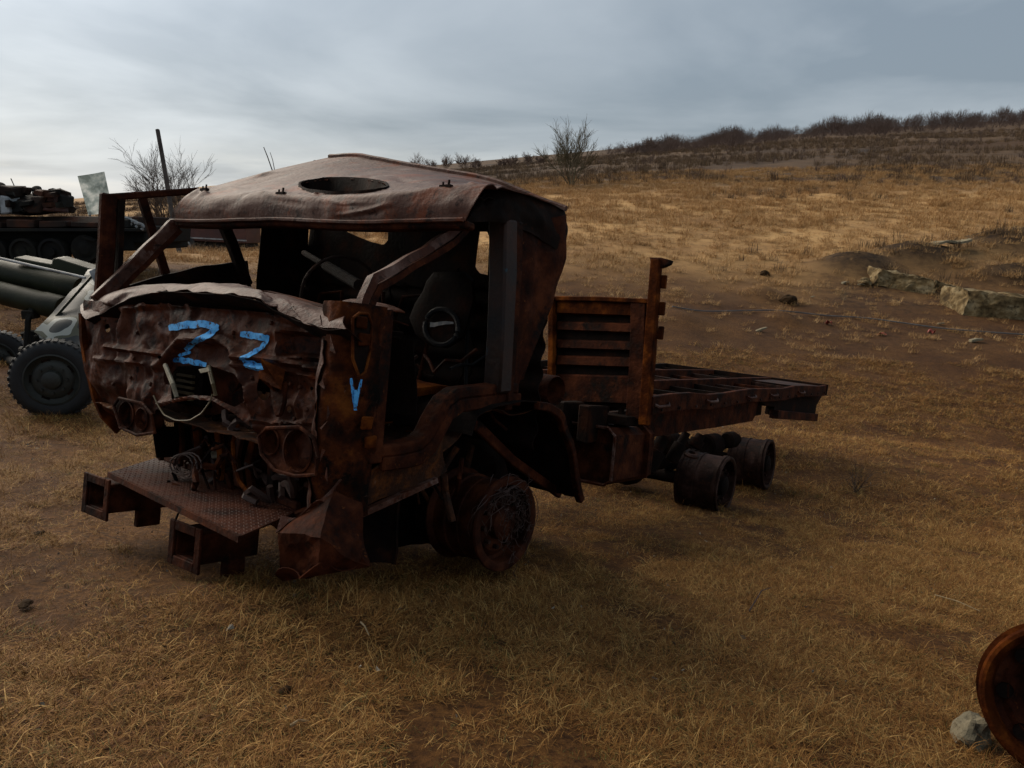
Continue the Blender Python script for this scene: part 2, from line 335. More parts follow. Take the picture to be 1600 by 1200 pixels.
# ------------------------------------------------------------------ ground sheet
def ground_mesh():
    nu, nd = 420, 460
    d = np.exp(np.linspace(0, math.log(2600), nd))-5
    s_ = np.linspace(-1.25, 1.25, nu); s_ = np.sign(s_)*np.abs(s_)**1.15
    D, Sx = np.meshgrid(d, s_, indexing='ij'); X = Sx*(D+5.5)
    Y = terr_y(X, D)
    P = np.stack([X, CAM.y+Y*-AX_U.y+D*AX_F.y, CAM.z+Y*-AX_U.z+D*AX_F.z], -1)
    P[..., 2] += bumps(X, D)
    flat = P.reshape(-1, 3); dz = np.zeros(len(flat)); Df = D.ravel()
    for i, p in enumerate(flat):
        dd = Df[i]; q = V(p)
        if dd < 40: dz[i] = noise.noise(q*1.1)*.035 + noise.noise(q*4.0)*.014
        elif dd < 400: dz[i] = noise.noise(q*.25)*.22
    flat[:, 2] += dz
    idx = np.arange(nu*nd).reshape(nd, nu)
    fs = np.stack([idx[:-1, :-1], idx[:-1, 1:], idx[1:, 1:], idx[1:, :-1]], -1).reshape(-1, 4)
    me = bpy.data.meshes.new('ground'); me.from_pydata(flat.tolist(), [], fs.tolist())
    me.polygons.foreach_set('use_smooth', [True]*len(me.polygons))
    U = 800+F*X/np.maximum(D, .5); U = U.ravel(); 
    soil = np.exp(-((Df-19.5)/3.8)**2)*np.clip((U-930)/200, 0, 1)*.6
    soil = np.maximum(soil, np.exp(-((Df-23)/3)**2)*np.clip((U-1230)/80, 0, 1))
    berm = np.zeros_like(Df)
    for bx_, bd, rx, rd, h in BERM: berm = np.maximum(berm, 1.5*np.exp(-((X.ravel()-bx_)/rx)**2-((Df-bd)/rd)**2))
    soil = np.maximum(soil, 1.0*np.exp(-((Df-64-4*np.sin(U*.02))/4)**2)*np.clip((U-960)/80, 0, 1)*np.clip((1450-U)/150, 0, 1))
    soil = np.maximum(soil, np.exp(-((Df-112)/9)**2)*np.clip((U-1380)/80, 0, 1))
    soil = np.clip(soil, 0, 1)
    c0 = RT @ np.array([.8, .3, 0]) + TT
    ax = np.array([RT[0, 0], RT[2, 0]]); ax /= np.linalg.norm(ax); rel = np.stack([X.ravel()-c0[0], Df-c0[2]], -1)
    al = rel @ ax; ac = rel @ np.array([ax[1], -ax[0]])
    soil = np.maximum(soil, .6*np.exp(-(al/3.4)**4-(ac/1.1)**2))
    gold = np.clip((Df-21)/8, 0, 1)
    scrub = np.clip((Df-50)/14, 0, 1)*np.clip((U-500)/200, 0, 1)
    for nm, a in (('berm', np.clip(berm, 0, 1)), ('soil', soil), ('gold', gold), ('scrub', scrub)):
        at_ = me.attributes.new(nm, 'FLOAT', 'POINT'); at_.data.foreach_set('value', a.astype(np.float32))
    o = bpy.data.objects.new('ground', me); COL.objects.link(o); o['kind'] = 'structure'
    m = bpy.data.materials.new('winter_field'); m.use_nodes = True; t = m.node_tree; L = t.links.new; b = t.nodes['Principled BSDF']
    g = t.nodes.new('ShaderNodeNewGeometry')
    def nz(sc, det=6, rg=.6):
        n = t.nodes.new('ShaderNodeTexNoise'); n.inputs['Scale'].default_value = sc; n.inputs['Detail'].default_value = det; n.inputs['Roughness'].default_value = rg; L(g.outputs['Position'], n.inputs['Vector']); return n.outputs[0]
    def mr(x, a, c):
        n = t.nodes.new('ShaderNodeMapRange'); n.inputs[1].default_value = a; n.inputs[2].default_value = c; L(x, n.inputs[0]); return n.outputs[0]
    def mixc(f, a, c):
        n = t.nodes.new('ShaderNodeMix'); n.data_type = 'RGBA'; L(f, n.inputs[0])
        for i, x in ((6, a), (7, c)):
            if isinstance(x, tuple): n.inputs[i].default_value = (*x, 1)
            else: L(x, n.inputs[i])
        return n.outputs[2]
    def mth(op, a, c):
        n = t.nodes.new('ShaderNodeMath'); n.operation = op
        for i, x in enumerate((a, c)):
            if isinstance(x, float): n.inputs[i].default_value = x
            else: L(x, n.inputs[i])
        return n.outputs[0]
    def attr(nm): n = t.nodes.new('ShaderNodeAttribute'); n.attribute_name = nm; return n.outputs['Fac']
    near = mixc(mr(nz(.8), .36, .64), (.062, .0235, .0062), (.155, .069, .018))
    near = mixc(mr(nz(26, 8, .75), .42, .62), near, (.036, .0145, .0042))
    gold_c = mixc(mr(nz(.16, 8, .7), .38, .60), (.235, .124, .046), (.45, .268, .108))
    gold_c = mixc(mr(nz(2.2, 8, .75), .50, .68), gold_c, (.12, .068, .026))
    col = mixc(attr('gold'), near, gold_c)
    scr = mixc(mr(nz(.09, 8, .7), .40, .62), (.058, .036, .022), (.118, .071, .037))
    scr = mixc(mr(nz(.045, 6, .6), .58, .66), scr, (.03, .022, .018))
    col = mixc(attr('scrub'), col, scr)
    sf = mth('MULTIPLY', attr('soil'), mr(nz(.9, 8, .7), .30, .52))
    col = mixc(sf, col, mixc(mr(nz(5, 8, .7), .4, .65), (.030, .0145, .006), (.088, .042, .016)))
    col = mixc(mth('MULTIPLY', attr('berm'), mr(nz(1.6, 8, .7), .22, .40)), col, mixc(mr(nz(4, 8, .7), .4, .62), (.022, .012, .006), (.060, .034, .014)))
    L(col, b.inputs['Base Color']); b.inputs['Roughness'].default_value = .95; b.inputs['Specular IOR Level'].default_value = .15
    bn = t.nodes.new('ShaderNodeBump'); bn.inputs['Strength'].default_value = .7; bn.inputs['Distance'].default_value = .03
    L(nz(30, 8, .75), bn.inputs['Height']); L(bn.outputs[0], b.inputs['Normal'])
    me.materials.append(m)
ground_mesh()

# ================================================================== the burnt truck
TM = Matrix.Identity(4)
for j, s_ in enumerate((1, -1, 1)):
    c = RT[:, j]*s_; w = AX_R*c[0]-AX_U*c[1]+AX_F*c[2]
    for i in range(3): TM[i][j] = w[i]
tl = c2w(*TT); TM[0][3], TM[1][3], TM[2][3] = tl
truck = empty('burnt_truck', (0, 0, 0), 'burnt-out rusty cab-over truck with blue paint marks standing on bare rims', 'truck')
truck.matrix_world = TM
def tp(mb, name, m, parent=None, **k): return build(mb, name, m, parent or truck, flip=True, **k)

def creases(seed, n, w, h, lo, hi):
    rn = random.Random(seed); out_ = []
    for k in range(n):
        x, y = rn.uniform(0, w), rn.uniform(0, h); a = rn.uniform(0, 3.14); l = rn.uniform(.15, .6); L = [(x, y)]
        for j in range(4): a += rn.gauss(0, .35); x += math.cos(a)*l/4; y += math.sin(a)*l/4; L.append((x, y))
        out_.append((L, rn.choice((-1, 1, 1))*rn.uniform(lo, hi), rn.uniform(.035, .075), min(p[0] for p in L)-.08, max(p[0] for p in L)+.08, min(p[1] for p in L)-.08, max(p[1] for p in L)+.08))
    return out_
def crease_h(C, x, y):
    h = 0
    for L, a, w, x0, x1, y0, y1 in C:
        if x0 < x < x1 and y0 < y < y1:
            d = pdist(x, y, L)
            if d < w: h += a*(1-d/w)*min(1, 5*min(math.hypot(x-L[0][0], y-L[0][1]), math.hypot(x-L[-1][0], y-L[-1][1])))
    return h
CRP = creases(4, 34, 2.28, .86, .012, .03); CRR = creases(9, 34, 2.2, 1.5, .010, .024)
# --- front panel, dented, with hatch and engine openings
def front_X(Y, z):
    x = -1.33 + .05*(Y/1.15)**2
    if Y < -.25:
        k = sm((-Y-.25)/.85)
        x += k*(.26*max(0, (1.08-z)/.5)**1.8 - .06)
    return x
HATCH = [(266, 588), (276, 573), (300, 570), (330, 572), (366, 584), (378, 602), (382, 628), (366, 636), (330, 619), (300, 617), (268, 624)]
OPEN = [(160, 690), (182, 668), (236, 674), (243, 640), (266, 630), (300, 624), (332, 626), (366, 646), (392, 668), (404, 680), (408, 712), (436, 742), (486, 746), (498, 772), (500, 900), (100, 900)]
HOLES = [(215, 470, 10, 4), (258, 470, 9, 5), (291, 470, 6, 5), (330, 469, 11, 5), (372, 474, 10, 6), (412, 606, 11, 20), (168, 513, 4, 7), (249, 558, 3, 3), (452, 640, 4, 5), (470, 560, 3, 2), (487, 607, 3, 3)]
RIDGES = [([(165, 541), (250, 553)], .03, 4), ([(374, 557), (440, 563), (508, 580)], .035, 5), ([(374, 571), (440, 578), (505, 593)], .022, 4), ([(150, 560), (228, 568)], .018, 4), ([(395, 600), (395, 655), (420, 662), (490, 660)], .02, 4), ([(190, 482), (260, 476), (340, 478), (420, 490), (490, 512)], .02, 5), ([(465, 590), (462, 650)], .014, 4),
          ([(250, 572), (272, 541), (292, 531), (342, 531), (362, 545), (380, 578), (390, 622)], .04, 7), ([(258, 632), (300, 621), (332, 623), (368, 643), (396, 668)], .045, 8),
          ([(228, 545), (232, 622)], .015, 5), ([(500, 585), (498, 690)], .02, 5), ([(436, 520), (446, 516), (500, 521), (512, 545), (506, 560), (440, 556), (436, 520)], .014, 4)]
def relief(u, v):
    h = 0
    for L, a, w in RIDGES:
        d = pdist(u, v, L)
        if d < w*1.6: h += a*sm(1-d/(w*1.6))
    if inpoly(u, v, [(258, 575), (276, 545), (294, 537), (340, 537), (360, 550), (376, 582), (380, 600), (258, 600)]): h -= .03
    if 438 < u < 512 and 518 < v < 558: h -= .05*sm(min(u-438, 512-u, v-518, 558-v)/7)
    return h
def dents(Y, z):
    p = V((Y, z, 0))
    return noise.noise(p*2.6+V((3, 1, 0)))*.04 + abs(noise.noise(p*5.5))*.045-.012 + noise.noise(p*12)*.010 + noise.noise(p*26)*.004
def panel_pt(Y, z):
    x = front_X(Y, z); u, v = tpix((x, Y, z))
    return V((x - relief(u, v) + dents(Y, z) + crease_h(CRP, Y+1.15, z-.52), Y, z))
def keep_panel(c, s, t):
    u, v = tpix(c)
    if inpoly(u, v, HATCH) or inpoly(u, v, OPEN): return False
    return not any(((u-a)/rx)**2+((v-b)/ry)**2 < 1 for a, b, rx, ry in HOLES)
mb = MB().grid(lambda s, t: panel_pt(-1.15+2.28*s, .52+.86*t), 230, 92, keep_panel)
snap_edges(mb, [HATCH, OPEN]+[ell(*h) for h in HOLES], lambda u, v, p: TX(u, v, p.x), 5)
tp(mb, 'front_panel', 'panel', solid=.004, smooth=True)
def on_panel(u, v, off=.0):
    p = TX(u, v, -1.33)
    for _ in range(4): p = TX(u, v, panel_pt(p.y, p.z).x)
    return V((p.x-off, p.y, p.z))
# folded side edge running down the far corner of the panel
L = [TY(u, v, -1.15) for u, v in ((131, 488), (134, 530), (138, 565), (150, 620), (165, 650), (186, 672))]
tp(MB().sweep(L, .05, .03, up=(0, 1, 0)).crumple(.012, 6), 'panel_edge', 'orange')
for u, v in ((183, 480), (205, 590), (236, 600), (215, 520), (395, 590), (470, 605), (480, 640), (440, 662), (461, 655), (425, 505), (250, 505), (365, 520), (455, 600), (210, 560), (178, 600)):
    p = on_panel(u, v); tp(MB().lathe(p, (-1, 0, 0), [(0, .011), (.008, .011), (.012, .007), (.012, 0)], 8), 'panel_bolt', 'panel')
# blue sprayed marks
def ribbon(pts, w, off, fn, n=26, m=4, seed=0):
    def f(s, t):
        a = lerpL(pts, max(0, s-.01)); b = lerpL(pts, min(1, s+.01)); c = lerpL(pts, s)
        dx, dy = b[0]-a[0], b[1]-a[1]; l = math.hypot(dx, dy) or 1
        ww = w*(1+.35*noise.noise(V((s*9, t*2+seed, seed*2.7))))*(1-.35*(abs(2*s-1)**6))
        return fn(c[0]-dy/l*(t-.5)*ww, c[1]+dx/l*(t-.5)*ww, off)
    return MB().grid(f, n, m)
for i, (pts, w) in enumerate((([(265, 513), (290, 508), (320, 506), (343, 512)], 12), ([(342, 512), (326, 524), (306, 534), (291, 547)], 10), ([(272, 562), (296, 564), (324, 570)], 9), ([(280, 556), (300, 550)], 5),
                             ([(377, 522), (400, 525), (422, 529)], 11), ([(421, 530), (408, 545), (392, 554), (376, 561)], 7), ([(370, 565), (396, 571), (426, 577)], 13))):
    tp(ribbon(pts, w*.95, .006, on_panel, seed=i), 'paint_mark', 'blue', smooth=True)
# --- cowl lip
top = [(133, 472), (165, 458), (205, 450), (240, 447), (285, 444), (330, 446), (370, 449), (410, 454), (450, 465), (500, 478), (530, 483), (556, 486)]
bot = [(134, 499), (160, 490), (200, 466), (240, 456), (275, 455), (320, 457), (365, 460), (405, 469), (430, 485), (465, 500), (505, 513), (540, 514)]
CRL = creases(15, 26, 2.2, .3, .010, .026)
def lipf(s, t):
    a = TX(*lerpL(top, s), -1.20); b = TX(*lerpL(bot, s), -1.41+.03*math.sin(s*9)); p = a.lerp(b, t); p.z += .025*math.sin(t*math.pi)*(.6+.6*noise.noise(V((s*7, 0, 1)))); p.x -= .035*math.sin(t*math.pi)
    return p + V((1, 0, .6))*(noise.noise(V((s*9, t*2, 4)))*.02 + crease_h(CRL, s*2.2, t*.3)*1.3)
tp(MB().grid(lipf, 150, 18), 'cowl_lip', 'lip', solid=.006, smooth=True)
def under(s, t):
    b = TX(*lerpL(bot, s), -1.41+.03*math.sin(s*9)); c = V((-1.30, b.y, b.z-.05)); return b.lerp(c, t)
tp(MB().grid(under, 60, 4).crumple(.01, 8), 'lip_return', 'char', solid=.003, smooth=True)
def dash(s, t):
    a = TX(*lerpL(top, s), -1.20); return V((a.x+.35*t, a.y, a.z-.03*t+.02*noise.noise(V((s*8, t*2, 0)))))
tp(MB().grid(dash, 50, 8), 'dashboard_top', 'rust', solid=.005, smooth=True)
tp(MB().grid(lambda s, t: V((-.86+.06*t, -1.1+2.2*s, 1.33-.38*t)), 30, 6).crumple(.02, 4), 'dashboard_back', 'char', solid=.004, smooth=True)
hz = TX(545, 484, -1.20)
tp(MB().grid(lambda s, t: V((-1.2+.24*t, .72+.40*s, hz.z-.02+.085*math.sin(math.pi*(.1+.8*s))**.6*math.sin(math.pi*(.12+.5*t)))), 18, 10).crumple(.012, 9), 'instrument_hood', 'lip', solid=.005, smooth=True)

# --- near front corner column and door post
sec = [(-1.325, .98), (-1.36, 1.06), (-1.335, 1.13), (-1.27, 1.165), (-1.20, 1.172), (-1.13, 1.168), (-1.115, 1.12)]
def corner(s, t):
    x, y = lerpL(sec, s); z = .50+.95*t
    k = sm((.85-z)/.35); x += .03*k; y -= .03*k
    n_ = noise.noise(V((s*5, z*5, 2)))*.022 + noise.noise(V((s*11, z*13, 7)))*.008
    return V((x+n_, y+n_*.6, z))
tp(MB().grid(corner, 34, 56), 'corner_column', 'corner', solid=.004, smooth=True)
def torn(s, t):
    w_ = .06+.10*max(0, .5+noise.noise(V((s*6, 2, 3)))+.5*noise.noise(V((s*19, 0, 3))))
    p = corner(.03+w_*t, .02+.8*s); return p+V((-.007-.012*t*(.5+noise.noise(V((s*9, 1, 0)))), -.01*t, 0))
tp(MB().grid(torn, 60, 6), 'torn_flange', 'lip', solid=.003, smooth=True)
def on_side(u, v, off):
    p = TY(u, v, 1.17); return V((p.x, 1.178+off, p.z))
for i, (pts, w) in enumerate((([(542, 590), (545, 610), (548, 636)], 5), ([(558, 592), (553, 612), (549, 634)], 4), ([(548, 608), (548, 622), (548, 640)], 6))):
    tp(ribbon(pts, w, .018+.002*i, on_side, 14, 3, i), 'paint_mark', 'blue', smooth=True)
tp(MB().sweep([TY(598, 484, 1.14), TY(594, 560, 1.14), TY(588, 640, 1.14), TY(581, 722, 1.14)], .085, .06, up=(0, 1, 0)).crumple(.008, 5), 'door_post', 'rust', bevel=.006)

pk = [(546, 497), (556, 489), (570, 490), (576, 506), (574, 545), (566, 580), (556, 588), (546, 560)]
tp(MB().prism([on_side(u, v, .006) for u, v in pk], (0, .004, 0)), 'hinge_pocket_shade', 'char')  # dark plate laid on as the shade of an open pocket
L = [on_side(u, v, .012) for u, v in pk]; tp(MB().tube(L+[L[0]], .007, 6), 'pocket_rim', 'corner', smooth=True)
for u, v in ((558, 503), (562, 530), (566, 660), (572, 690)):
    p = on_side(u, v, .01); tp(MB().box(p+V((-.03, 0, -.028)), p+V((.03, .022, .028))).crumple(.008, 20), 'hinge_stub', 'orange', bevel=.006)
for k in range(8):
    u = 508+random.uniform(-6, 14); v = 500+34*k+random.uniform(-8, 8); p = TX(u, v, -1.375); q = [p+V((random.uniform(-.008, 0), random.uniform(-.03, .03), random.uniform(-.05, .05))) for _ in range(5)]
    tp(MB().prism(q[:3], (-.004, 0, 0)), 'paint_flake', 'lip')
# --- windscreen pillars
def pillar(path, w, h, name, m, amp=.012):
    P = []
    for a, b in zip(path, path[1:]): P += [a.lerp(b, k/8) for k in range(8)]
    P.append(path[-1])
    o = tp(MB().sweep(P, w, h, up=(0, 1, .2)).crumple(amp, 7), name, m, bevel=.008, seg=2, smooth=True)
    tp(MB().sweep([p+V((.03, 0, -.035)) for p in P], .03, h*1.15, up=(0, 1, .2)).crumple(amp, 7), 'glass_channel', 'rust', o)
    return o
pillar([TY(560, 500, 1.10), TY(570, 468, 1.10), TY(584, 436, 1.10), TY(650, 399, 1.08), TY(700, 368, 1.06), TY(722, 346, 1.05)], .042, .045, 'windscreen_pillar', 'lip', .008)
pillar([TY(150, 470, -1.12), TY(190, 432, -1.12), TY(230, 392, -1.11), TY(272, 350, -1.10)], .075, .07, 'windscreen_pillar', 'lip', .006)

# --- roof
RC = [[(-.875, 268, 346), (-.875, 385, 345), (-.875, 500, 347), (-.87, 610, 348), (-.82, 726, 345)],
      [(-.885, 271, 328), (-.89, 385, 322), (-.89, 500, 323), (-.885, 610, 319), (-.82, 740, 316)],
      [(-.86, 287, 309), (-.865, 388, 304), (-.865, 493, 307), (-.86, 620, 300), (-.74, 756, 293)],
      [(-.76, 303, 301), (-.76, 396, 297), (-.76, 500, 300), (-.76, 632, 293), (-.64, 768, 289)],
      [(-.45, 345, 288), (-.45, 420, 283), (-.45, 540, 282), (-.45, 660, 282), (-.38, 795, 294)],
      [(-.05, 430, 264), (-.05, 500, 262), (-.05, 600, 266), (-.05, 705, 281), (-.02, 840, 306)],
      [(.28, 513, 246), (.28, 590, 250), (.28, 690, 268), (.28, 785, 289), (.28, 883, 328)]]
RP = [[TX(u, v, x) for x, u, v in r] for r in RC]
def cr(a, b, c, d, t): return (b*2+(c-a)*t+(a*2-b*5+c*4-d)*t*t+(b*3-a-c*3+d)*t**3)*.5
def crl(L, t):
    k = t*(len(L)-1); i = min(int(k), len(L)-2); f = k-i
    g = lambda j: L[0]*2-L[1] if j < 0 else (L[-1]*2-L[-2] if j >= len(L) else L[j])
    return cr(g(i-1), g(i), g(i+1), g(i+2), f)
def roof_pt(s, t):
    p = crl([crl(r, s) for r in RP], t)
    a = .4+.6*min(1, t*4); q = V((s*4.2, t*3.2, 1.5)); p.z += crease_h(CRR, s*2.2, t*1.5)*min(1, max(0, t-.2)*5)*min(1, (1-t)*8); p.x -= crease_h(CRR, s*2.2, t*1.5)*.8*max(0, 1-t*3); p.x += 0.006*math.sin(s*40+6*noise.noise(V((s*6, 1, 1))))*max(0, 1-abs(t-.18)*5)*1.0
    return p+V((.5, 0, 1))*(noise.noise(V((s*4, t*3, 9)))*.022*a + noise.noise(V((s*16, t*9, 3)))*.005*a)
HC = (536, 291, 68, 12)
def keep_roof(c, s, t):
    u, v = tpix(c); return not (t > .36 and ((u-HC[0])/HC[2])**2+((v-HC[1])/HC[3])**2 < 1)
mb = MB().grid(roof_pt, 130, 96, keep_roof)
snap_edges(mb, [ell(*HC, 40)], lambda u, v, p: TZ(u, v, p.z), 5)
roof = tp(mb, 'roof', 'roof', solid=.006, smooth=True)
# raised ring of the roof hatch
samp = [(roof_pt(i/70, .36+.6*j/60)) for i in range(71) for j in range(61)]; spx = np.array([tpix(p) for p in samp])
ring = []
for k in range(40):
    a = 2*math.pi*k/40; q = np.array([HC[0]+HC[2]*math.cos(a), HC[1]+HC[3]*math.sin(a)])
    ring.append(samp[int(np.argmin(((spx-q)**2).sum(1)))])
ring = [(ring[i-1]+ring[i]*2+ring[(i+1) % 40])/4 for i in range(40)]
mb = MB(); vs = []
for p in ring: vs += [p+V((0, 0, .012)), p+V((0, 0, -.13))]
mb.add(vs, [(2*i, 2*((i+1) % 40), 2*((i+1) % 40)+1, 2*i+1) for i in range(40)])
tp(mb, 'hatch_ring', 'char', roof, solid=.012, smooth=True)  # ring wall coloured black so the hatch looks shaded inside
# small fittings on the roof
for u, v in ((319, 296), (440, 304), (697, 291)):
    j = int(np.argmin(((spx-np.array([u, v]))**2).sum(1))); p = samp[j]
    tp(MB().box(p+V((-.012, -.035, -.01)), p+V((.012, .035, .006))).sweep([p+V((0, .015, 0)), p+V((0, .018, .03))], .008, .008, up=(1, 0, 0)).sweep([p+V((0, -.02, 0)), p+V((0, -.02, .022))], .007, .007, up=(1, 0, 0)), 'roof_fitting', 'char', roof)
# rain rail along the back of the roof, header under its front
tp(MB().grid(lambda s, t: roof_pt(.03+.94*s, .32+.62*t)+V((0, 0, -.06)), 50, 40, keep_roof), 'roof_shade_sheet', 'char', roof, solid=.004, smooth=True)  # black sheet added under the roof to darken the view through the hatch
tp(MB().tube([roof_pt(s/30, 1.0)+V((.01, 0, .01)) for s in range(31)], .018, 6), 'roof_seam', 'roof', roof, smooth=True)
tp(MB().tube([roof_pt(s/40, .0)+V((-.012, 0, .004)) for s in range(41)], .011, 6), 'visor_lip', 'roof', roof, smooth=True)
tp(MB().sweep([roof_pt(s/30, 0)+V((.05, 0, -.012)) for s in range(31)], .08, .035), 'windscreen_header', 'rust', bevel=.008)
# side band under the roof, near side
tb = [(737, 318), (768, 296), (800, 296), (840, 308), (882, 328)]; bb = [(726, 348), (765, 346), (800, 350), (845, 372), (883, 402)]
def band(s, t):
    p = TY(*lerpL(tb, s), 1.12).lerp(TY(*lerpL(bb, s), 1.17), t); p.y += .02*math.sin(t*3.14) + .03*noise.noise(V((s*6, t*2, 3)))+.012*noise.noise(V((s*16, t*4, 1))); return p
tp(MB().grid(band, 44, 14), 'roof_side_band', 'char', solid=.005, smooth=True)

# --- rear quarter panel, rear pillar, sill
qa = [(813, 352), (806, 440), (800, 520), (793, 615)]; qb = [(884, 335), (884, 405), (862, 475), (818, 592)]
def quarter(s, t):
    p = TY(*lerpL(qa, t), 1.15).lerp(TY(*lerpL(qb, t), 1.17), s); p.y += .018*noise.noise(V((s*4, t*5, 8)))+.014*math.sin(s*9)*(1-t); return p
tp(MB().grid(quarter, 24, 40), 'quarter_panel', 'rust', solid=.005, smooth=True)
tp(MB().sweep([TY(786, 345, 1.12), TY(786, 430, 1.13), TY(782, 520, 1.13), TY(776, 612, 1.13)], .11, .12, up=(0, 1, 0)).crumple(.01, 6), 'door_pillar', 'pillar', bevel=.012, smooth=True)
tp(MB().sweep([TY(806, 347, 1.15), TY(804, 430, 1.15), TY(799, 520, 1.15), TY(790, 640, 1.15)], .07, .06, up=(0, 1, 0)).crumple(.008, 6), 'pillar_flange', 'rust', bevel=.01, smooth=True)
sill = [(582, 704), (620, 700), (645, 694), (661, 680), (674, 655), (690, 628), (708, 614), (735, 611), (780, 606), (800, 606)]
P = [TY(*lerpL(sill, i/36), 1.12) for i in range(37)]
so_ = tp(MB().sweep(P, .10, .06, up=(0, 0, 1)).crumple(.006, 7), 'door_sill', 'rust', bevel=.012, seg=2, smooth=True)
tp(MB().sweep([p+V((.03, .035, -.06)) for p in P], .03, .07).crumple(.006, 7), 'sill_flange', 'rust', so_, bevel=.008)
tp(MB().grid(lambda s, t: TY(*lerpL([(566, 745), (600, 722), (640, 714), (672, 700), (692, 672)], s), 1.13).lerp(TY(*lerpL([(566, 797), (600, 782), (640, 766), (682, 748), (700, 735)], s), 1.08), t), 30, 10).crumple(.025, 6), 'side_skirt', 'ash', solid=.006, smooth=True)
tp(MB().sweep([TY(563, 803, 1.1), TY(610, 782, 1.1), TY(682, 750, 1.1)], .03, .028).crumple(.006, 9), 'skirt_rail', 'lip')

# --- cab interior
RW1 = [(526, 340), (608, 342), (607, 376), (600, 383), (580, 378), (555, 368), (532, 357)]; RW2 = [(750, 362), (762, 362), (766, 372), (764, 405), (763, 430), (750, 427), (743, 418), (746, 390)]
def keepw(c, s, t):
    u, v = tpix(c)
    return not (inpoly(u, v, RW1) or inpoly(u, v, RW2))
def rearw(s, t):
    y = -1.12+2.26*s; z0 = .75; p1 = roof_pt(s, .985); z = z0+(p1.z-.02-z0)*t
    x = .22 + .02*math.sin(z*38)*(z < 1.7)
    return V((x+.02*noise.noise(V((y*3, z*3, 0))), y, z))
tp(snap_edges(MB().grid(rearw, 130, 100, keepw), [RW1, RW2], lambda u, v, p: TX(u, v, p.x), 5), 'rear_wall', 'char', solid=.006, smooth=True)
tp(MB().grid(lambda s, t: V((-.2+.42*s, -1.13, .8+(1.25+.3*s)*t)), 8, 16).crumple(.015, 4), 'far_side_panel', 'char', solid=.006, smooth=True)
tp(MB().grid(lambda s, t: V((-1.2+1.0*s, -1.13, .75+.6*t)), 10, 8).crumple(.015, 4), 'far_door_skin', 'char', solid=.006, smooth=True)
tp(MB().grid(lambda s, t: V((-1.28+1.48*s, -1.1+2.2*t, .76+.03*noise.noise(V((s*5, t*6, 0)))+.22*sm((s-.45)/.25))), 50, 60).crumple(.02, 9), 'cab_floor', 'ash', solid=.006, smooth=True)
for i in range(26):
    a = random.random(); u = 590+90*a; v = 640+45*random.random(); p = TZ(u, v, .80) if i % 3 else TZ(612+random.uniform(-14, 20), 662+random.uniform(-5, 10), .82)
    p.z += .02
    q = [p+V((random.uniform(-.035, .035), random.uniform(-.035, .035), random.uniform(-.01, .015))) for _ in range(4)]
    tp(MB().prism(q[:3], (0, 0, .006)), 'ash_flake', 'bareal' if i % 3 == 0 else 'orange')
# driver's seat
seat_out = [(666, 438), (678, 425), (726, 426), (739, 436), (742, 470), (733, 508), (722, 532), (700, 545), (672, 540), (648, 522), (640, 497), (648, 474), (660, 455)]
def seat_p(u, v, dx=0): 
    p = TX(u, v, -.12)
    for _ in range(4): p = TX(u, v, -.12+.22*(p.z-1.5)+dx)
    return p
bk = MB(); n = len(seat_out); cen = (692, 484)
rings = []
for k, (sc, dx) in enumerate(((1, .03), (1.0, 0), (.93, -.035), (.7, -.05), (.35, -.045), (.02, -.04))):
    rings += [seat_p(cen[0]+(u-cen[0])*sc, cen[1]+(v-cen[1])*sc, dx) for u, v in seat_out]
bk.add(rings, [(k*n+i, k*n+(i+1) % n, (k+1)*n+(i+1) % n, (k+1)*n+i) for k in range(5) for i in range(n)])
so_ = tp(bk.crumple(.012, 9), 'seat_backrest', 'char', solid=.01, smooth=True)
tp(MB().tube([seat_p(690+26*math.cos(a/24*2*math.pi), 511+28*math.sin(a/24*2*math.pi), -.075) for a in range(25)], .016, 6), 'backrest_hoop', 'seat', so_, smooth=True)
tp(MB().grid(lambda s, t: seat_p(690+24*(2*s-1)*math.sqrt(max(0, 1-(2*t-1)**2)), 511+26*(2*t-1), -.055), 10, 10), 'backrest_recess', 'char', so_, solid=.004)
tp(MB().grid(lambda s, t: seat_p(672+36*s, 503+8*t-5*s*t, -.085), 6, 3).crumple(.006, 20), 'torn_spring_plate', 'cable', so_, solid=.003)
tp(MB().grid(lambda s, t: V((-.62+.5*s, .12+.62*t, 1.08+.04*math.sin(s*3.1)*math.sin(t*3.1)-.05*(1-s)**2)), 16, 16).crumple(.012, 6), 'seat_cushion', 'orange', solid=.05, smooth=True)
tp(MB().box((-.58, .2, .86), (-.16, .66, 1.03)).crumple(.02, 3), 'seat_base', 'char', bevel=.02)
tp(MB().tube([TX(732, 490, -.05), TX(729, 540, -.05), TX(728, 602, -.05)], .012, 6), 'seat_post', 'seat')
for k in range(30):
    p = V((random.uniform(-.65, .1), random.uniform(-.9, .95), random.uniform(.86, 1.25))); a = random.uniform(0, 6.28); P = [p]
    for j in range(5): a += random.gauss(0, .5); P.append(P[-1]+V((math.cos(a)*.07, math.sin(a)*.09, random.uniform(-.06, .09))))
    tp(MB().tube([lerpL(P, j/15) for j in range(16)], random.choice((.006, .010, .014)), 5), 'twisted_seat_tube', random.choice(('rust', 'rust', 'orange', 'seat', 'char')), smooth=True)
for k in range(3):
    y0 = -.85+.42*k; tp(MB().tube([V((.05, y0, .95)), V((.10, y0-.02, 1.35)), V((.12, y0+.05, 1.62)), V((.12, y0+.28, 1.64)), V((.10, y0+.33, 1.35)), V((.05, y0+.3, .95))], .014, 6), 'bare_seat_frame', 'rust')
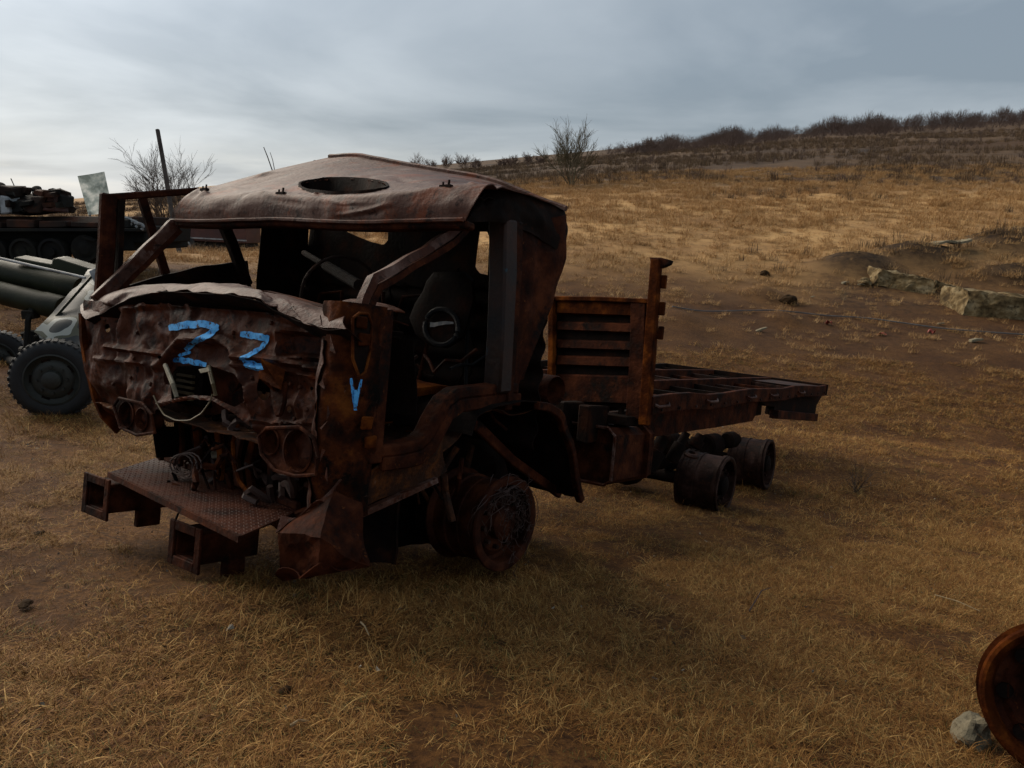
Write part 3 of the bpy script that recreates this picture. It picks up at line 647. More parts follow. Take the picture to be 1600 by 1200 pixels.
for k in range(14):
    p = TZ(random.uniform(592, 690), random.uniform(625, 680), .82); q = [p+V((random.uniform(-.08, .08), random.uniform(-.08, .08), random.uniform(0, .06))) for _ in range(4)]
    tp(MB().prism(q[:3], (0, 0, .008)), 'floor_debris', random.choice(('orange', 'rust', 'lip')))
# steering column and wheel ring
c0, c1 = TX(475, 395, -.35), TX(560, 445, -.75)
tp(MB().tube([c0, c0.lerp(c1, .45)], .018, 8).tube([c0.lerp(c1, .45), c1], .03, 8), 'steering_column', 'char', smooth=True)
cc = TX(532, 462, -.8); ax = (c0-c1).normalized(); a_ = ax.orthogonal().normalized(); b_ = ax.cross(a_)
tp(MB().tube([cc+(a_*math.cos(k/32*2*math.pi)+b_*math.sin(k/32*2*math.pi))*.21 for k in range(33)], .010, 6), 'steering_wheel_ring', 'char', smooth=True)
for k in range(5):
    y0 = random.uniform(-.2, .9); tp(MB().tube([V((.15, y0+.1*math.sin(j), 1.0+.16*j+.03*math.sin(3*j+k))) for j in range(6)], .01, 5), 'burnt_strap', 'char')

# --- far door with its window frame
DY = -1.27
door = tp(MB().sweep([TY(170, 303, DY), TY(166, 390, DY), TY(160, 474, DY)], .10, .05, up=(0, 1, 0)), 'door', 'rust', bevel=.01)
tp(MB().sweep([TY(162, 309, DY), TY(230, 304, DY), TY(310, 298, DY)], .045, .05, up=(0, 1, 0)), 'door_top_rail', 'rust', door, bevel=.008)
tp(MB().sweep([TY(188, 312, DY+.01), TY(187, 330, DY+.01), TY(183, 460, DY+.01)], .03, .07, up=(0, 1, 0)), 'window_channel', 'char', door)
tp(MB().sweep([TY(222, 310, DY), TY(239, 366, DY), TY(259, 428, DY)], .055, .04, up=(0, 1, 0)), 'quarter_light_bar', 'rust', door, bevel=.006)
tp(MB().grid(lambda s, t: TY(*lerpL([(196, 446), (260, 428), (320, 414), (384, 406)], s), DY).lerp(TY(*lerpL([(160, 560), (260, 545), (320, 530), (400, 520)], s), DY), t), 20, 10).crumple(.01, 5), 'door_skin', 'char', door, solid=.02)
tp(MB().sweep([TY(346, 343, DY+.06), TY(362, 380, DY+.06), TY(386, 446, DY+.06)], .075, .06, up=(0, 1, 0)), 'door_rear_bar', 'char', door, bevel=.008)

# --- lamp plates
def lamp_plate(poly, holes, X, tag_):
    def keep(c, s, t):
        u, v = tpix(c)
        return inpoly(u, v, poly) and not any(((u-a)/rx)**2+((v-b)/ry)**2 < .9 for a, b, rx, ry in holes)
    us = [p[0] for p in poly]; vs_ = [p[1] for p in poly]
    f = lambda s, t: TX(min(us)-3+(max(us)-min(us)+6)*s, min(vs_)-3+(max(vs_)-min(vs_)+6)*t, X)
    o = tp(MB().grid(f, 60, 60, keep), 'headlamp_plate', 'rust', solid=.008, smooth=True)
    L = [TX(u, v, X-.012) for u, v in poly]; tp(MB().tube(L+[L[0]], .009, 6), 'plate_rim', 'rust', o, smooth=True)
    for a, b, rx, ry in holes:
        n = 28; rings = []
        for k_, (sc, dx) in enumerate(((1.08, .0), (1.10, -.009), (1.0, -.012), (.93, .02), (.82, .09))):
            rings += [TX(a+rx*sc*math.cos(2*math.pi*j/n), b+ry*sc*math.sin(2*math.pi*j/n), X)+V((dx, 0, 0)) for j in range(n)]
        tp(MB().add(rings, [(k_*n+i, k_*n+(i+1) % n, (k_+1)*n+(i+1) % n, (k_+1)*n+i) for k_ in range(4) for i in range(n)]), 'headlamp_bowl', 'rust', o, solid=.004, smooth=True)
    return o
lamp_plate([(404, 682), (416, 669), (468, 667), (490, 684), (497, 715), (493, 742), (462, 744), (430, 735), (409, 710)], [(424, 690, 13, 20), (467, 704, 21, 33)], -1.365, 0)
lamp_plate([(178, 634), (186, 622), (222, 630), (238, 648), (242, 676), (214, 680), (188, 668)], [(199, 648, 11, 20), (223, 655, 9, 17)], on_panel(210, 650).x-.03, 1)
tp(MB().prism([TX(u, v, -1.36) for u, v in ((426, 592), (452, 597), (450, 630), (444, 650), (436, 652), (430, 632))], (-.025, 0, 0)), 'towing_bracket', 'rust', bevel=.008)
tp(MB().add(*(lambda c: ([c+V((math.sin(i*2.1)*.05, math.cos(i*1.3)*.055, math.sin(i*3.3)*.045)) for i in range(10)], [(0, 1, 2), (2, 3, 4), (4, 5, 6), (6, 7, 8), (8, 9, 0), (1, 3, 5), (5, 7, 9), (0, 4, 8), (2, 6, 9)]))(TX(427, 586, -1.40))), 'rust_scab', 'orange', solid=.012)
tp(MB().grid(lambda s, t: TX(255+140*s, 560+85*t, -1.13+.05*t), 20, 14).crumple(.03, 6), 'hatch_recess', 'rust', solid=.004, smooth=True)
# things inside the hatch and the empty engine bay
c = TX(295, 600, -1.16)
tp(MB().box(c+V((0, -.17, -.12)), c+V((.1, .12, .10))).crumple(.012, 6), 'heater_box', 'char', bevel=.01)
for k in range(5):
    z = c.z-.09+.032*k; tp(MB().box((c.x-.02, c.y-.10, z), (c.x+.01, c.y+.06, z+.014)), 'heater_fin', 'yellowwire')
tp(MB().tube([TX(258, 570, -1.36), TX(270, 600, -1.38), TX(276, 620, -1.36)], .012, 6), 'hatch_stay', 'bareal')
tp(MB().tube([TX(326, 572, -1.36), TX(333, 600, -1.38), TX(337, 618, -1.36)], .010, 6), 'hatch_stay', 'yellowwire')
tp(MB().prism([TX(u, v, -1.40) for u, v in ((313, 577), (328, 574), (330, 580), (316, 583))], (-.01, 0, 0)), 'metal_tab', 'bareal')
tp(MB().tube([TX(*lerpL([(240, 618), (246, 632), (256, 648), (275, 657), (296, 657), (315, 646), (328, 628), (332, 616)], i/24), -1.41) for i in range(25)], .004, 5), 'hanging_cable', 'yellowwire', smooth=True)
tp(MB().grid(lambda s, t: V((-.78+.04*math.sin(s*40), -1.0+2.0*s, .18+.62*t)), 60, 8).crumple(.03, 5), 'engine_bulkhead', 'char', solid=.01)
tp(MB().grid(lambda s, t: TY(*lerpL([(240, 668), (243, 690), (247, 716)], t), -.5)+V((.45*s, -.02, 0)), 8, 8), 'bay_side_plate', 'char', solid=.006)
for i in range(44):
    y = random.uniform(-.6, .85); z = random.uniform(.48, .80); x = random.uniform(-1.2, -.9)
    P = [V((x, y, z))]
    for k in range(6): P.append(P[-1]+V((random.uniform(-.06, .04), random.uniform(-.1, .1), random.uniform(-.09, .05))))
    tp(MB().tube([lerpL(P, k/18) for k in range(19)], random.choice((.007, .011, .018)), 5), 'engine_pipe', random.choice(('char', 'rust', 'rust', 'wire')), smooth=True)
for y, w, h, m_ in ((-.35, .16, .34, 'char'), (.0, .1, .3, 'rust'), (.22, .12, .26, 'rust'), (.5, .22, .34, 'char'), (.75, .06, .35, 'rust')):
    tp(MB().box((-.86, y, .44), (-.80, y+w*.7, .44+h)).crumple(.02, 4), 'engine_bracket', m_, bevel=.01)
tp(MB().tube([TX(*lerpL([(372, 662), (364, 690), (366, 725), (374, 752), (388, 770)], i/20), -1.18) for i in range(21)], .012, 6), 'hose_pipe', 'orange', smooth=True)
for j in range(3):
    tp(MB().tube([TX(285+22*math.cos(a*.5+j)*(1-.02*a)+6*j, 722+18*math.sin(a*.5+j)+.6*a, -1.24) for a in range(16)], .005, 5), 'loose_wire', 'wire', smooth=True)
tp(MB().prism([TX(u, v, -1.05) for u, v in ((327, 705), (352, 703), (354, 715), (330, 717))], (.05, 0, 0)), 'block_casting', 'bareal', bevel=.006)

for k in range(7):
    u = 252+30*k+random.uniform(-6, 6); a = TX(u, 650+6*k, -1.1); b = TX(u+random.uniform(-6, 6), 718+10*k, -1.08); tp(MB().sweep([a, a.lerp(b, .5)+V((.02*math.sin(k), .02*math.cos(k*2), 0)), b], random.uniform(.02, .07), .025, up=(1, 0, 0)).crumple(.012, 6), 'radiator_stay', random.choice(('rust', 'panel', 'orange')), bevel=.003)
tp(MB().lathe(TX(418, 735, -1.02), (-1, .1, 0), [(0, .13), (.03, .13), (.03, .09), (.0, .085), (.0, .02), (.06, .02), (.06, 0)], 26), 'fan_pulley', 'rust', smooth=True)
# --- front step: tread plate with raised lozenges, tow boxes
ZP = .42
A, B, C_, D_ = TZ(170, 738, ZP), TZ(375, 838, ZP), TZ(465, 798, ZP), TZ(245, 715, ZP)
def platep(s, t): return A.lerp(B, s).lerp(D_.lerp(C_, s), t)
plate = tp(MB().hexa([p+V((0, 0, -.008)) for p in (A, B, C_, D_)]+[A, B, C_, D_]), 'step_plate', 'tread')
mb = MB(); e1 = (B-A).normalized(); e2 = (D_-A).normalized()
for i in range(46):
    for j in range(17):
        p = platep((i+.5)/46, (j+.5)/17); d1 = (e1+e2*(.5 if (i+j) % 2 else -.5)).normalized()*.014; d2 = V((-d1.y, d1.x, 0))*.32
        mb.add([p-d1, p+d2, p+d1, p-d2, p+V((0, 0, .0045))], [(0, 1, 4), (1, 2, 4), (2, 3, 4), (3, 0, 4)])
tp(mb, 'tread_lozenges', 'tread', plate, kind='stuff')
tp(MB().sweep([platep(s/10, 1.02)+V((0, 0, .02)) for s in range(11)], .03, .04), 'step_rear_bar', 'rust', plate, bevel=.006)
tp(MB().sweep([platep(s/10, .0)+V((0, 0, -.012)) for s in range(11)], .015, .03), 'step_front_edge', 'rust', plate)
def towbox(cu, cv, X, w, h, depth):
    c = TX(cu, cv, X); o = None; mb = MB(); th = .018
    y0, y1, z0, z1 = c.y-w/2, c.y+w/2, c.z-h/2, c.z+h/2
    for lo, hi in (((X, y0, z0), (X+depth, y0+th, z1)), ((X, y1-th, z0), (X+depth, y1, z1)), ((X, y0+th, z0), (X+depth, y1-th, z0+th)), ((X, y0+th, z1-th), (X+depth, y1-th, z1))): mb.box(lo, hi)
    o = tp(mb, 'tow_box', 'rust', bevel=.004)
    mb = MB(); f_ = .035
    for lo, hi in (((X-.015, y0-f_, z0-f_), (X, y0+.012, z1+f_)), ((X-.015, y1-.012, z0-f_), (X, y1+f_, z1+f_)), ((X-.015, y0+.012, z0-f_), (X, y1-.012, z0+.012)), ((X-.015, y0+.012, z1-.012), (X, y1-.012, z1+f_))): mb.box(lo, hi)
    tp(mb, 'tow_box_flange', 'rust', o, bevel=.004)
    tp(MB().box((X+depth-.03, y0+th, z0+th), (X+depth-.01, y1-th, z1-th)), 'tow_box_back', 'char', o)
    tp(MB().lathe((X+depth*.5, c.y, z1), (0, 0, 1), [(0, .035), (.012, .035), (.012, .02), (0, .018)], 16), 'pin_boss', 'rust', o)
    tp(MB().box((X+depth*.45, c.y+w/2-.04, z0-.10), (X+depth*.8, c.y+w/2-.0, z0)), 'tow_box_lug', 'rust', o, bevel=.006)
    return o
towbox(291, 853, -1.46, .20, .15, .34)
towbox(152, 775, -1.44, .22, .16, .40)
# bent wing sheet hanging from the corner
CG = [[(519, 764, -1.31), (545, 768, -1.26), (563, 786, -1.2)], [(432, 834, -1.44), (505, 822, -1.36), (568, 832, -1.2)], [(442, 908, -1.36), (505, 896, -1.33), (576, 886, -1.18)]]
CP = [[TX(u, v, x) for u, v, x in r] for r in CG]
CRW = creases(3, 12, .9, .8, .015, .03)
def wing(s, t):
    p = crl([crl(r, s) for r in CP], t); return p+V((-.02*math.sin(s*3.1)*math.sin(t*3.1)-.02*math.sin(s*11)*t+crease_h(CRW, s*.9, t*.8)*1.6, 0, 0))+noise.noise_vector(V((s*4, t*4, 1)))*.02
WP = {k: TX(u, v, x) for k, (u, v, x) in dict(A=(520, 765, -1.31), B=(563, 786, -1.2), C=(432, 833, -1.47), D=(442, 908, -1.38), E=(500, 899, -1.42), F=(577, 886, -1.2), G=(500, 838, -1.46), H=(569, 834, -1.2), I=(540, 872, -1.36)).items()}
mb = MB(); wi = {}
def wv(p):
    k = tuple(round(c, 4) for c in p)
    if k not in wi: wi[k] = len(mb.v); mb.v.append(p)
    return wi[k]
for tri in ('ACG', 'AGB', 'BGH', 'CDG', 'DEG', 'GEI', 'GIH', 'HIF', 'EFI'):
    a, b, c = (WP[k] for k in tri); n = 6; g_ = lambda i, j: wv(a+(b-a)*(i/n)+(c-a)*(j/n))
    for i in range(n):
        for j in range(n-i):
            mb.f.append((g_(i, j), g_(i+1, j), g_(i, j+1)))
            if i+j < n-1: mb.f.append((g_(i+1, j), g_(i+1, j+1), g_(i, j+1)))
wg = tp(mb.crumple(.012, 11), 'bent_wing', 'rust', solid=.005)
fl = [WP['A'].lerp(WP['C'], i/20) for i in range(21)]
mb = MB(); vs = []
for i, p in enumerate(fl): vs += [p, p+V((.03, .055*math.sin(i/20*3.1+.3), .045+.02*math.sin(i*.7)))]
mb.add(vs, [(2*i, 2*i+2, 2*i+3, 2*i+1) for i in range(20)]); tp(mb, 'wing_flange', 'lip', wg, solid=.006, smooth=True)
fl = [V(lerpL([WP[k] for k in 'DEF'], i/24)) for i in range(25)]; mb = MB(); vs = []
for i, p in enumerate(fl): vs += [p+V((0, 0, .0)), p+V((-.05-.02*math.sin(i*.8), .01, .035+.03*math.sin(i*.55)))]
mb.add(vs, [(2*i, 2*i+2, 2*i+3, 2*i+1) for i in range(24)]); tp(mb, 'wing_hem', 'rust', wg, solid=.005, smooth=True)

# --- wheels: bare rims
def rim(c, m, parent=truck, r=.295, w=.35, disc='char', ax=(0, 1, 0), bands=False, flip=True, origin=None):
    c = V(c); ax = V(ax).normalized(); k = dict(parent=parent, smooth=True)
    if flip: k['flip'] = True
    else: k['origin'] = origin
    prof = [(0, r-.025), (.005, r), (.018, r+.004), (.03, r-.008), (.04, r-.028), (.06, r-.03), (.10, r-.032), (.105, r-.022), (.13, r-.022), (.135, r-.035), (.2, r-.04), (.205, r-.03), (.225, r-.03), (.23, r-.035), (w-.04, r-.028), (w-.03, r-.008), (w-.018, r+.004), (w-.005, r), (w, r-.025),
            (w-.01, r-.05), (.01, r-.05), (0, r-.025)]
    if bands: prof = [(0, r-.02), (.006, r), (.03, r), (.034, r-.014), (.09, r-.014), (.092, r-.008), (.10, r-.008), (.102, r-.014), (.17, r-.014), (.172, r-.006), (.19, r-.006), (.192, r-.014), (w-.07, r-.014), (w-.066, r), (w-.035, r+.004), (w-.03, r-.01), (w-.012, r-.01), (w-.006, r), (w, r-.02), (w-.01, r-.045), (.01, r-.045), (0, r-.02)]
    prof = [(h-w, q) for h, q in prof]
    root = build(MB().lathe(c, ax, prof, 44), 'wheel_rim', m, **k)
    k['parent'] = root
    if not flip: k['origin'] = V((0, 0, 0)) if origin is None else origin
    build(MB().lathe(c, ax, [(-.09, r-.045), (-.10, r*.75), (-.07, r*.62), (-.07, .10), (-.02, .095), (-.005, .07), (-.0, .001)], 32), 'wheel_disc', disc, **k)
    a = ax.orthogonal().normalized(); b = ax.cross(a)
    for i in range(10):
        t = 2*math.pi*i/10; p = c+(a*math.cos(t)+b*math.sin(t))*r*.52-ax*.07
        build(MB().tube([p, p+ax*.03], .014, 6), 'wheel_nut', 'greyrim', **k)
    return root
fw = TY(793, 820, 1.17)
front = rim((fw.x, 1.17, fw.z+.005), 'rimrust', ax=(-.06, 1, .02), w=.40, r=.272, disc='rimrust')
# bead wire left from the burnt tyre
mb = MB(); wc = V((fw.x, 1.15, fw.z))
for i in range(46):
    a0 = random.uniform(.2, 2.7); ln = random.uniform(.5, 2.4); rr = random.uniform(.17, .285); yy = random.uniform(-.04, .05); ph = random.uniform(0, 6); P = []
    for k in range(14):
        a = a0-ln/2+ln*k/13; q = rr+.03*math.sin(ph+k*.6); P.append(wc+V((-q*math.cos(a)*-1, yy+.03*math.sin(ph*2+k*.5), q*math.sin(a))))
    mb.tube(P, .0022, 3, cap=False)
for i in range(30):
    p = wc+V((random.uniform(-.02, .24), .03, random.uniform(-.12, .2))); P = [p]
    for k in range(9): P.append(P[-1]+V((random.uniform(-.045, .045), random.uniform(-.012, .014), random.uniform(-.05, .04))))
    mb.tube(P, .002, 3, cap=False)
tp(mb, 'tyre_wire_tangle', 'wire', front, kind='stuff')
r1c, r2c = TY(1136, 760, 1.17), TY(1203, 726, 1.17)
rim((r1c.x, 1.17, r1c.z), 'greyrim', bands=True, w=.44, ax=(.02, 1, -.03))
rim((r2c.x, 1.17, r2c.z), 'greyrim', bands=True, w=.42, ax=(.05, 1, .02), r=.285)
rim((0, -.83, .30), 'rimrust'); rim((r1c.x, -.80, r1c.z+.03), 'greyrim', bands=True); rim((r2c.x, -.80, r2c.z+.03), 'greyrim', bands=True)

# --- chassis
tp(MB().sweep([(-.76, -.26, .57), (-.4, -.3, .60), (.6, -.40, .70), (7.0, -.40, .98)], .08, .24), 'frame_rail', 'char', bevel=.006)
tp(MB().sweep([(-.76, .46, .55), (-.4, .45, .58), (.6, .42, .68), (6.9, .42, .96)], .08, .24), 'frame_rail', 'char', bevel=.006)
for x in (.3, 1.4, 2.6, 4.0, 5.4, 6.7): tp(MB().box((x, -.36, .56+.045*x), (x+.08, .38, .70+.045*x)), 'frame_crossbeam', 'char', bevel=.006)
for c_, y0 in ((V((0, 0, .30)), -1), (V((r1c.x, 0, r1c.z)), -1), (V((r2c.x, 0, r2c.z)), -1)):
    ax_ = tp(MB().tube([c_+V((0, -.85, 0)), c_+V((0, .85, 0))], .065, 12), 'axle_beam', 'char', smooth=True)
    tp(MB().lathe(c_+V((-.2, .1, 0)), (1, 0, 0), [(0, .03), (.02, .10), (.12, .17), (.26, .17), (.36, .12), (.4, .02)], 20), 'differential', 'char', ax_)
    for y in (-.5, .55):
        tp(MB().sweep([c_+V((-.6, y, .22)), c_+V((-.3, y, .14)), c_+V((0, y, .10)), c_+V((.3, y, .14)), c_+V((.6, y, .22))], .09, .07), 'leaf_spring', 'char', ax_)
tp(MB().tube([(.5, .1, .5), (3.4, .1, .42)], .05, 10), 'propeller_shaft', 'char', smooth=True)
tp(MB().lathe((.0, .62, .3), (0, 1, 0), [(0, .0), (0, .21), (.16, .21), (.16, .10)], 24), 'brake_drum', 'char')
for k, (x, y, z, r_, l_) in enumerate(((3.05, .75, .62, .10, .25), (3.35, .92, .60, .07, .14), (3.15, .55, .45, .13, .3), (2.55, .8, .40, .09, .35), (4.25, .7, .55, .12, .3), (2.75, .95, .5, .06, .3), (4.45, .85, .62, .09, .2))):
    tp(MB().lathe((x, y, z), (.4 if k % 2 else 1, .3, 1 if k % 2 else .1), [(0, 0), (0, r_*.8), (.02, r_), (l_*.6, r_), (l_*.62, r_*.7), (l_, r_*.6), (l_, 0)], 18), 'brake_chamber', 'char', smooth=True)
p = TY(1080, 709, .98)
tp(MB().lathe(p+V((0, 0, -.02)), (-.2, .25, 1), [(0, .035), (0, .07), (.02, .075), (.035, .06), (.035, .035), (0, .03)], 18), 'spring_seat', 'greyrim', smooth=True)

# --- mudguard, intake pipe, fuel tank
mg = [(-.50, .86), (-.46, .97), (-.3, 1.02), (-.05, 1.045), (.2, 1.035), (.36, .98), (.50, .85), (.62, .70), (.73, .55), (.82, .40)]
def mud(s, t):
    x, z = lerpL(mg, s); return V((x+.02*noise.noise(V((s*5, t*3, 1))), .58+.64*t-.05*sm((s-.5)*2)*(t > .8), z+.015*noise.noise(V((s*7, t*3, 6)))))
mgd = tp(MB().grid(mud, 40, 14), 'mudguard', 'char', solid=.006, smooth=True)
E_ = [mud(i/30, 1.0) for i in range(12, 31)]
tp(MB().sweep([p+V((-.02, .0, -.02)) for p in E_], .05, .045, up=(0, 1, 0)).crumple(.008, 6), 'mudguard_edge', 'rust', mgd, bevel=.006)
tp(MB().grid(lambda s, t: V((-.75+1.75*s, .50, .06+.92*t*(1-.22*s))), 16, 10).crumple(.04, 4), 'mudguard_shade_sheet', 'char', solid=.008)  # dark sheet added to fill the wheel arch with shade
tp(MB().sweep([TY(690, 655, .98), TY(745, 665, 1.0), TY(800, 720, 1.0), TY(875, 772, .95)], .035, .06).crumple(.01, 4), 'mudguard_stay', 'rust', bevel=.006)
for k in range(12):
    p = TY(random.uniform(660, 760), random.uniform(650, 745), random.uniform(.75, 1.05)); tp(MB().tube([p, p+V((random.uniform(-.1, .1), random.uniform(-.1, .05), random.uniform(-.16, -.04))), p+V((random.uniform(-.12, .12), random.uniform(-.1, .05), -.25))], random.choice((.008, .014, .022)), 6), 'burnt_bracket', random.choice(('char', 'rust', 'ash')))
q0, q1 = TY(800, 600, .70), TY(869, 611, 1.08)
dr = (q1-q0).normalized()
tp(MB().lathe(q0, dr, [(0, .085), ((q1-q0).length*.5, .088), ((q1-q0).length*.52, .098), ((q1-q0).length-.01, .098), ((q1-q0).length, .092), ((q1-q0).length-.01, .086), (.05, .08)], 30), 'intake_pipe', 'rust', smooth=True)
bm_pts = [(.55, .42), (.56, .80), (.62, .84), (1.04, .84), (1.10, .79), (1.10, .46), (1.05, .42)]
x0, x1 = 1.34, 2.02
mb = MB(); n = len(bm_pts); vs = [V((x, y, z)) for x in (x0, x0+.22, x0+.44, x1) for y, z in bm_pts]
mb.add(vs, [(k*n+i, k*n+(i+1) % n, (k+1)*n+(i+1) % n, (k+1)*n+i) for k in range(3) for i in range(n)]); 
ft = tp(mb, 'fuel_tank', 'rust', solid=.012, smooth=True)
tp(MB().tube([V((x0-.004, y, z)) for y, z in bm_pts+bm_pts[:1]], .013, 6), 'tank_rim', 'lip', ft)
tp(MB().add([V((x1-.02, y, z)) for y, z in bm_pts], [tuple(range(n))]), 'tank_end', 'char', ft, solid=.01)
tp(MB().add([V((x0+.035, y, z)) for y, z in bm_pts], [tuple(range(n))]), 'tank_end', 'rust', ft, solid=.01)
tp(MB().lathe((1.72, .95, .84), (0, 0, 1), [(0, .06), (.03, .06), (.035, .05), (.06, .05), (.06, 0)], 18), 'filler_cap', 'char', ft)
for x in (1.42, 1.50): tp(MB().lathe((x, .72, .84), (0, 0, 1), [(0, .025), (.03, .025), (.03, 0)], 10), 'tank_fitting', 'rust', ft)
tp(MB().sweep([V((1.85, y*1.0+.0, z)) for y, z in ((.56, .80), (.62, .852), (1.04, .852), (1.11, .79), (1.115, .45))], .06, .01, up=(1, 0, 0)), 'tank_strap', 'rust', ft)

# --- load bed
def zb(x, y): return 1.09+.045*(x-1.7)-.042*(y-1.2)
def bed(x, y, dz=0): return V((x, y, zb(x, y)+dz))
XE = 7.25
bs = tp(MB().sweep([bed(1.68+(XE-1.68)*k/14, 1.18, -.065+.012*math.sin(k*1.3)) for k in range(15)], .05, .14).crumple(.012, 2.5), 'bed_side_rail', 'rust', bevel=.006)
for k in range(16): p = bed(1.85+.35*k, 1.21, -.10); tp(MB().lathe(p, (0, 1, 0), [(0, .012), (.012, .012), (.012, 0)], 6), 'rail_bolt', 'greyrim', bs)
for u in (1032, 1110, 1172, 1207, 1250):
    p = TY(u, 0, 1.2); x = p.x
    for _ in range(4): x = TY(u, tpix(bed(x, 1.2, -.06))[1], 1.2).x
    tp(MB().tube([bed(x-.13, 1.212, -.055), bed(x-.09, 1.235, -.07), bed(x+.09, 1.235, -.07), bed(x+.13, 1.212, -.055)], .012, 6), 'lashing_hook', 'lip', bs, smooth=True)
tp(MB().sweep([bed(1.68+(XE-1.68)*k/10, -1.18, -.065+.015*math.sin(k*1.9)) for k in range(11)], .05, .14), 'bed_side_rail', 'char', bevel=.006)
tp(MB().sweep([bed(XE, -1.21+2.42*k/8, -.065) for k in range(9)], .05, .145), 'bed_tail_rail', 'char', bevel=.006)
for y in (.42, -.42): tp(MB().sweep([bed(1.7+(XE-1.73)*k/8, y, -.045) for k in range(9)], .07, .10), 'bed_beam', 'rust', bevel=.006)
for i in range(9):
    x = 1.75+.66*i
    tp(MB().sweep([bed(x, -1.15, -.075), bed(x, 0, -.085+.015*math.sin(i*2)), bed(x, 1.15, -.075)], .055, .06), 'bed_cross_member', random.choice(('char', 'rust', 'greyrim')), bevel=.004)
tp(MB().hexa([bed(6.35, .48, -.03), bed(7.2, .48, -.03), bed(7.2, 1.14, -.03), bed(6.35, 1.14, -.03)]+[bed(6.35, .48, -.022), bed(7.2, .48, -.022), bed(7.2, 1.14, -.022), bed(6.35, 1.14, -.022)]), 'floor_plate', 'greyrim')
poly = [TY(u, v, 1.06) for u, v in ((1016, 645), (1100, 637), (1186, 626), (1180, 650), (1176, 658), (1120, 668), (1090, 672), (1040, 680), (1012, 684))]
tp(MB().prism(poly, (0, -.05, 0)), 'bed_bearer', 'rust', bevel=.005)
poly = [TY(u, v, 1.10) for u, v in ((1186, 624), (1288, 612), (1276, 634), (1272, 657), (1238, 654), (1208, 648), (1210, 636), (1196, 634))]
tp(MB().prism(poly, (0, -.10, 0)), 'tail_bracket', 'char', bevel=.005)
tp(MB().sweep([TY(1209, 647, 1.12), TY(1272, 652, 1.12)], .10, .10), 'tail_step', 'rust', bevel=.006)
# headboard
HX = 1.68
def hp(u, v, dx=0): p = TX(u, v, HX); p.x += dx; return p
hb = tp(MB().prism([hp(u, v) for u, v in ((866, 466), (1012, 469), (1005, 640), (862, 626))], (.02, 0, 0)), 'headboard', 'char')
for va, vb in ((467, 491), (503, 517), (531, 545), (556, 571), (585, 628)):
    q = [hp(871, va-1, -.0), hp(992, va+2, -.0), hp(991, vb+4, -.0), hp(871, vb, -.0)]
    mid = [hp(873, va+2, -.02), hp(990, va+5, -.02)]; mid2 = [hp(990, vb+2, -.03), hp(873, vb-2, -.03)]
    tp(MB().add(q+mid+mid2, [(0, 1, 5, 4), (4, 5, 6, 7), (7, 6, 2, 3), (0, 4, 7, 3), (1, 2, 6, 5)]), 'headboard_rib', 'orange' if va == 467 else 'rust', hb, solid=.003)
tp(MB().sweep([hp(866, 464, -.03), hp(866, 545, -.03), hp(864, 640, -.03)], .05, .06, up=(1, 0, 0)), 'headboard_edge', 'orange', hb, bevel=.004)
tp(MB().sweep([hp(862, 467, -.02), hp(940, 468, -.02), hp(1026, 472, -.02)], .05, .035), 'headboard_top_rail', 'orange', hb, bevel=.004)
tp(MB().sweep([hp(1000, 474, -.02), hp(998, 560, -.02), hp(992, 655, -.02)], .12, .04, up=(1, 0, 0)), 'headboard_stile', 'rust', hb, bevel=.004)
po = tp(MB().sweep([hp(1027, 406, -.01), hp(1022, 470, -.01), hp(1016, 560, -.01), hp(1008, 664, -.01)], .075, .075, up=(1, 0, 0)).crumple(.004, 9), 'headboard_post', 'orange', hb, bevel=.005)
tp(MB().prism([hp(u, v, -.02) for u, v in ((1017, 403), (1034, 403), (1050, 407), (1048, 413), (1034, 419), (1018, 412))], (.05, 0, 0)), 'post_bracket', 'rust', hb, bevel=.003)
for v in (440, 482, 520): tp(MB().box(hp(1036-(v-440)*.06, v, -.0)+V((0, -.02, -.05)), hp(1036-(v-440)*.06, v, .03)+V((0, .02, .05))), 'post_hinge', 'orange', hb, bevel=.004)
for k in range(5): tp(MB().sweep([hp(872+24*k, 628, .03), hp(872+24*k, 662, .03)], .03, .05, up=(1, 0, 0)), 'headboard_leg', 'char', hb)
tp(MB().box((1.5, -.9, .86), (1.72, 1.1, .93)), 'bed_front_beam', 'char', bevel=.006)
for k in range(4):
    y = .25+.2*k; tp(MB().box((1.2, y, .72), (1.5, y+.09, 1.0)).crumple(.03, 4), 'cab_mount_block', 'char', bevel=.01)

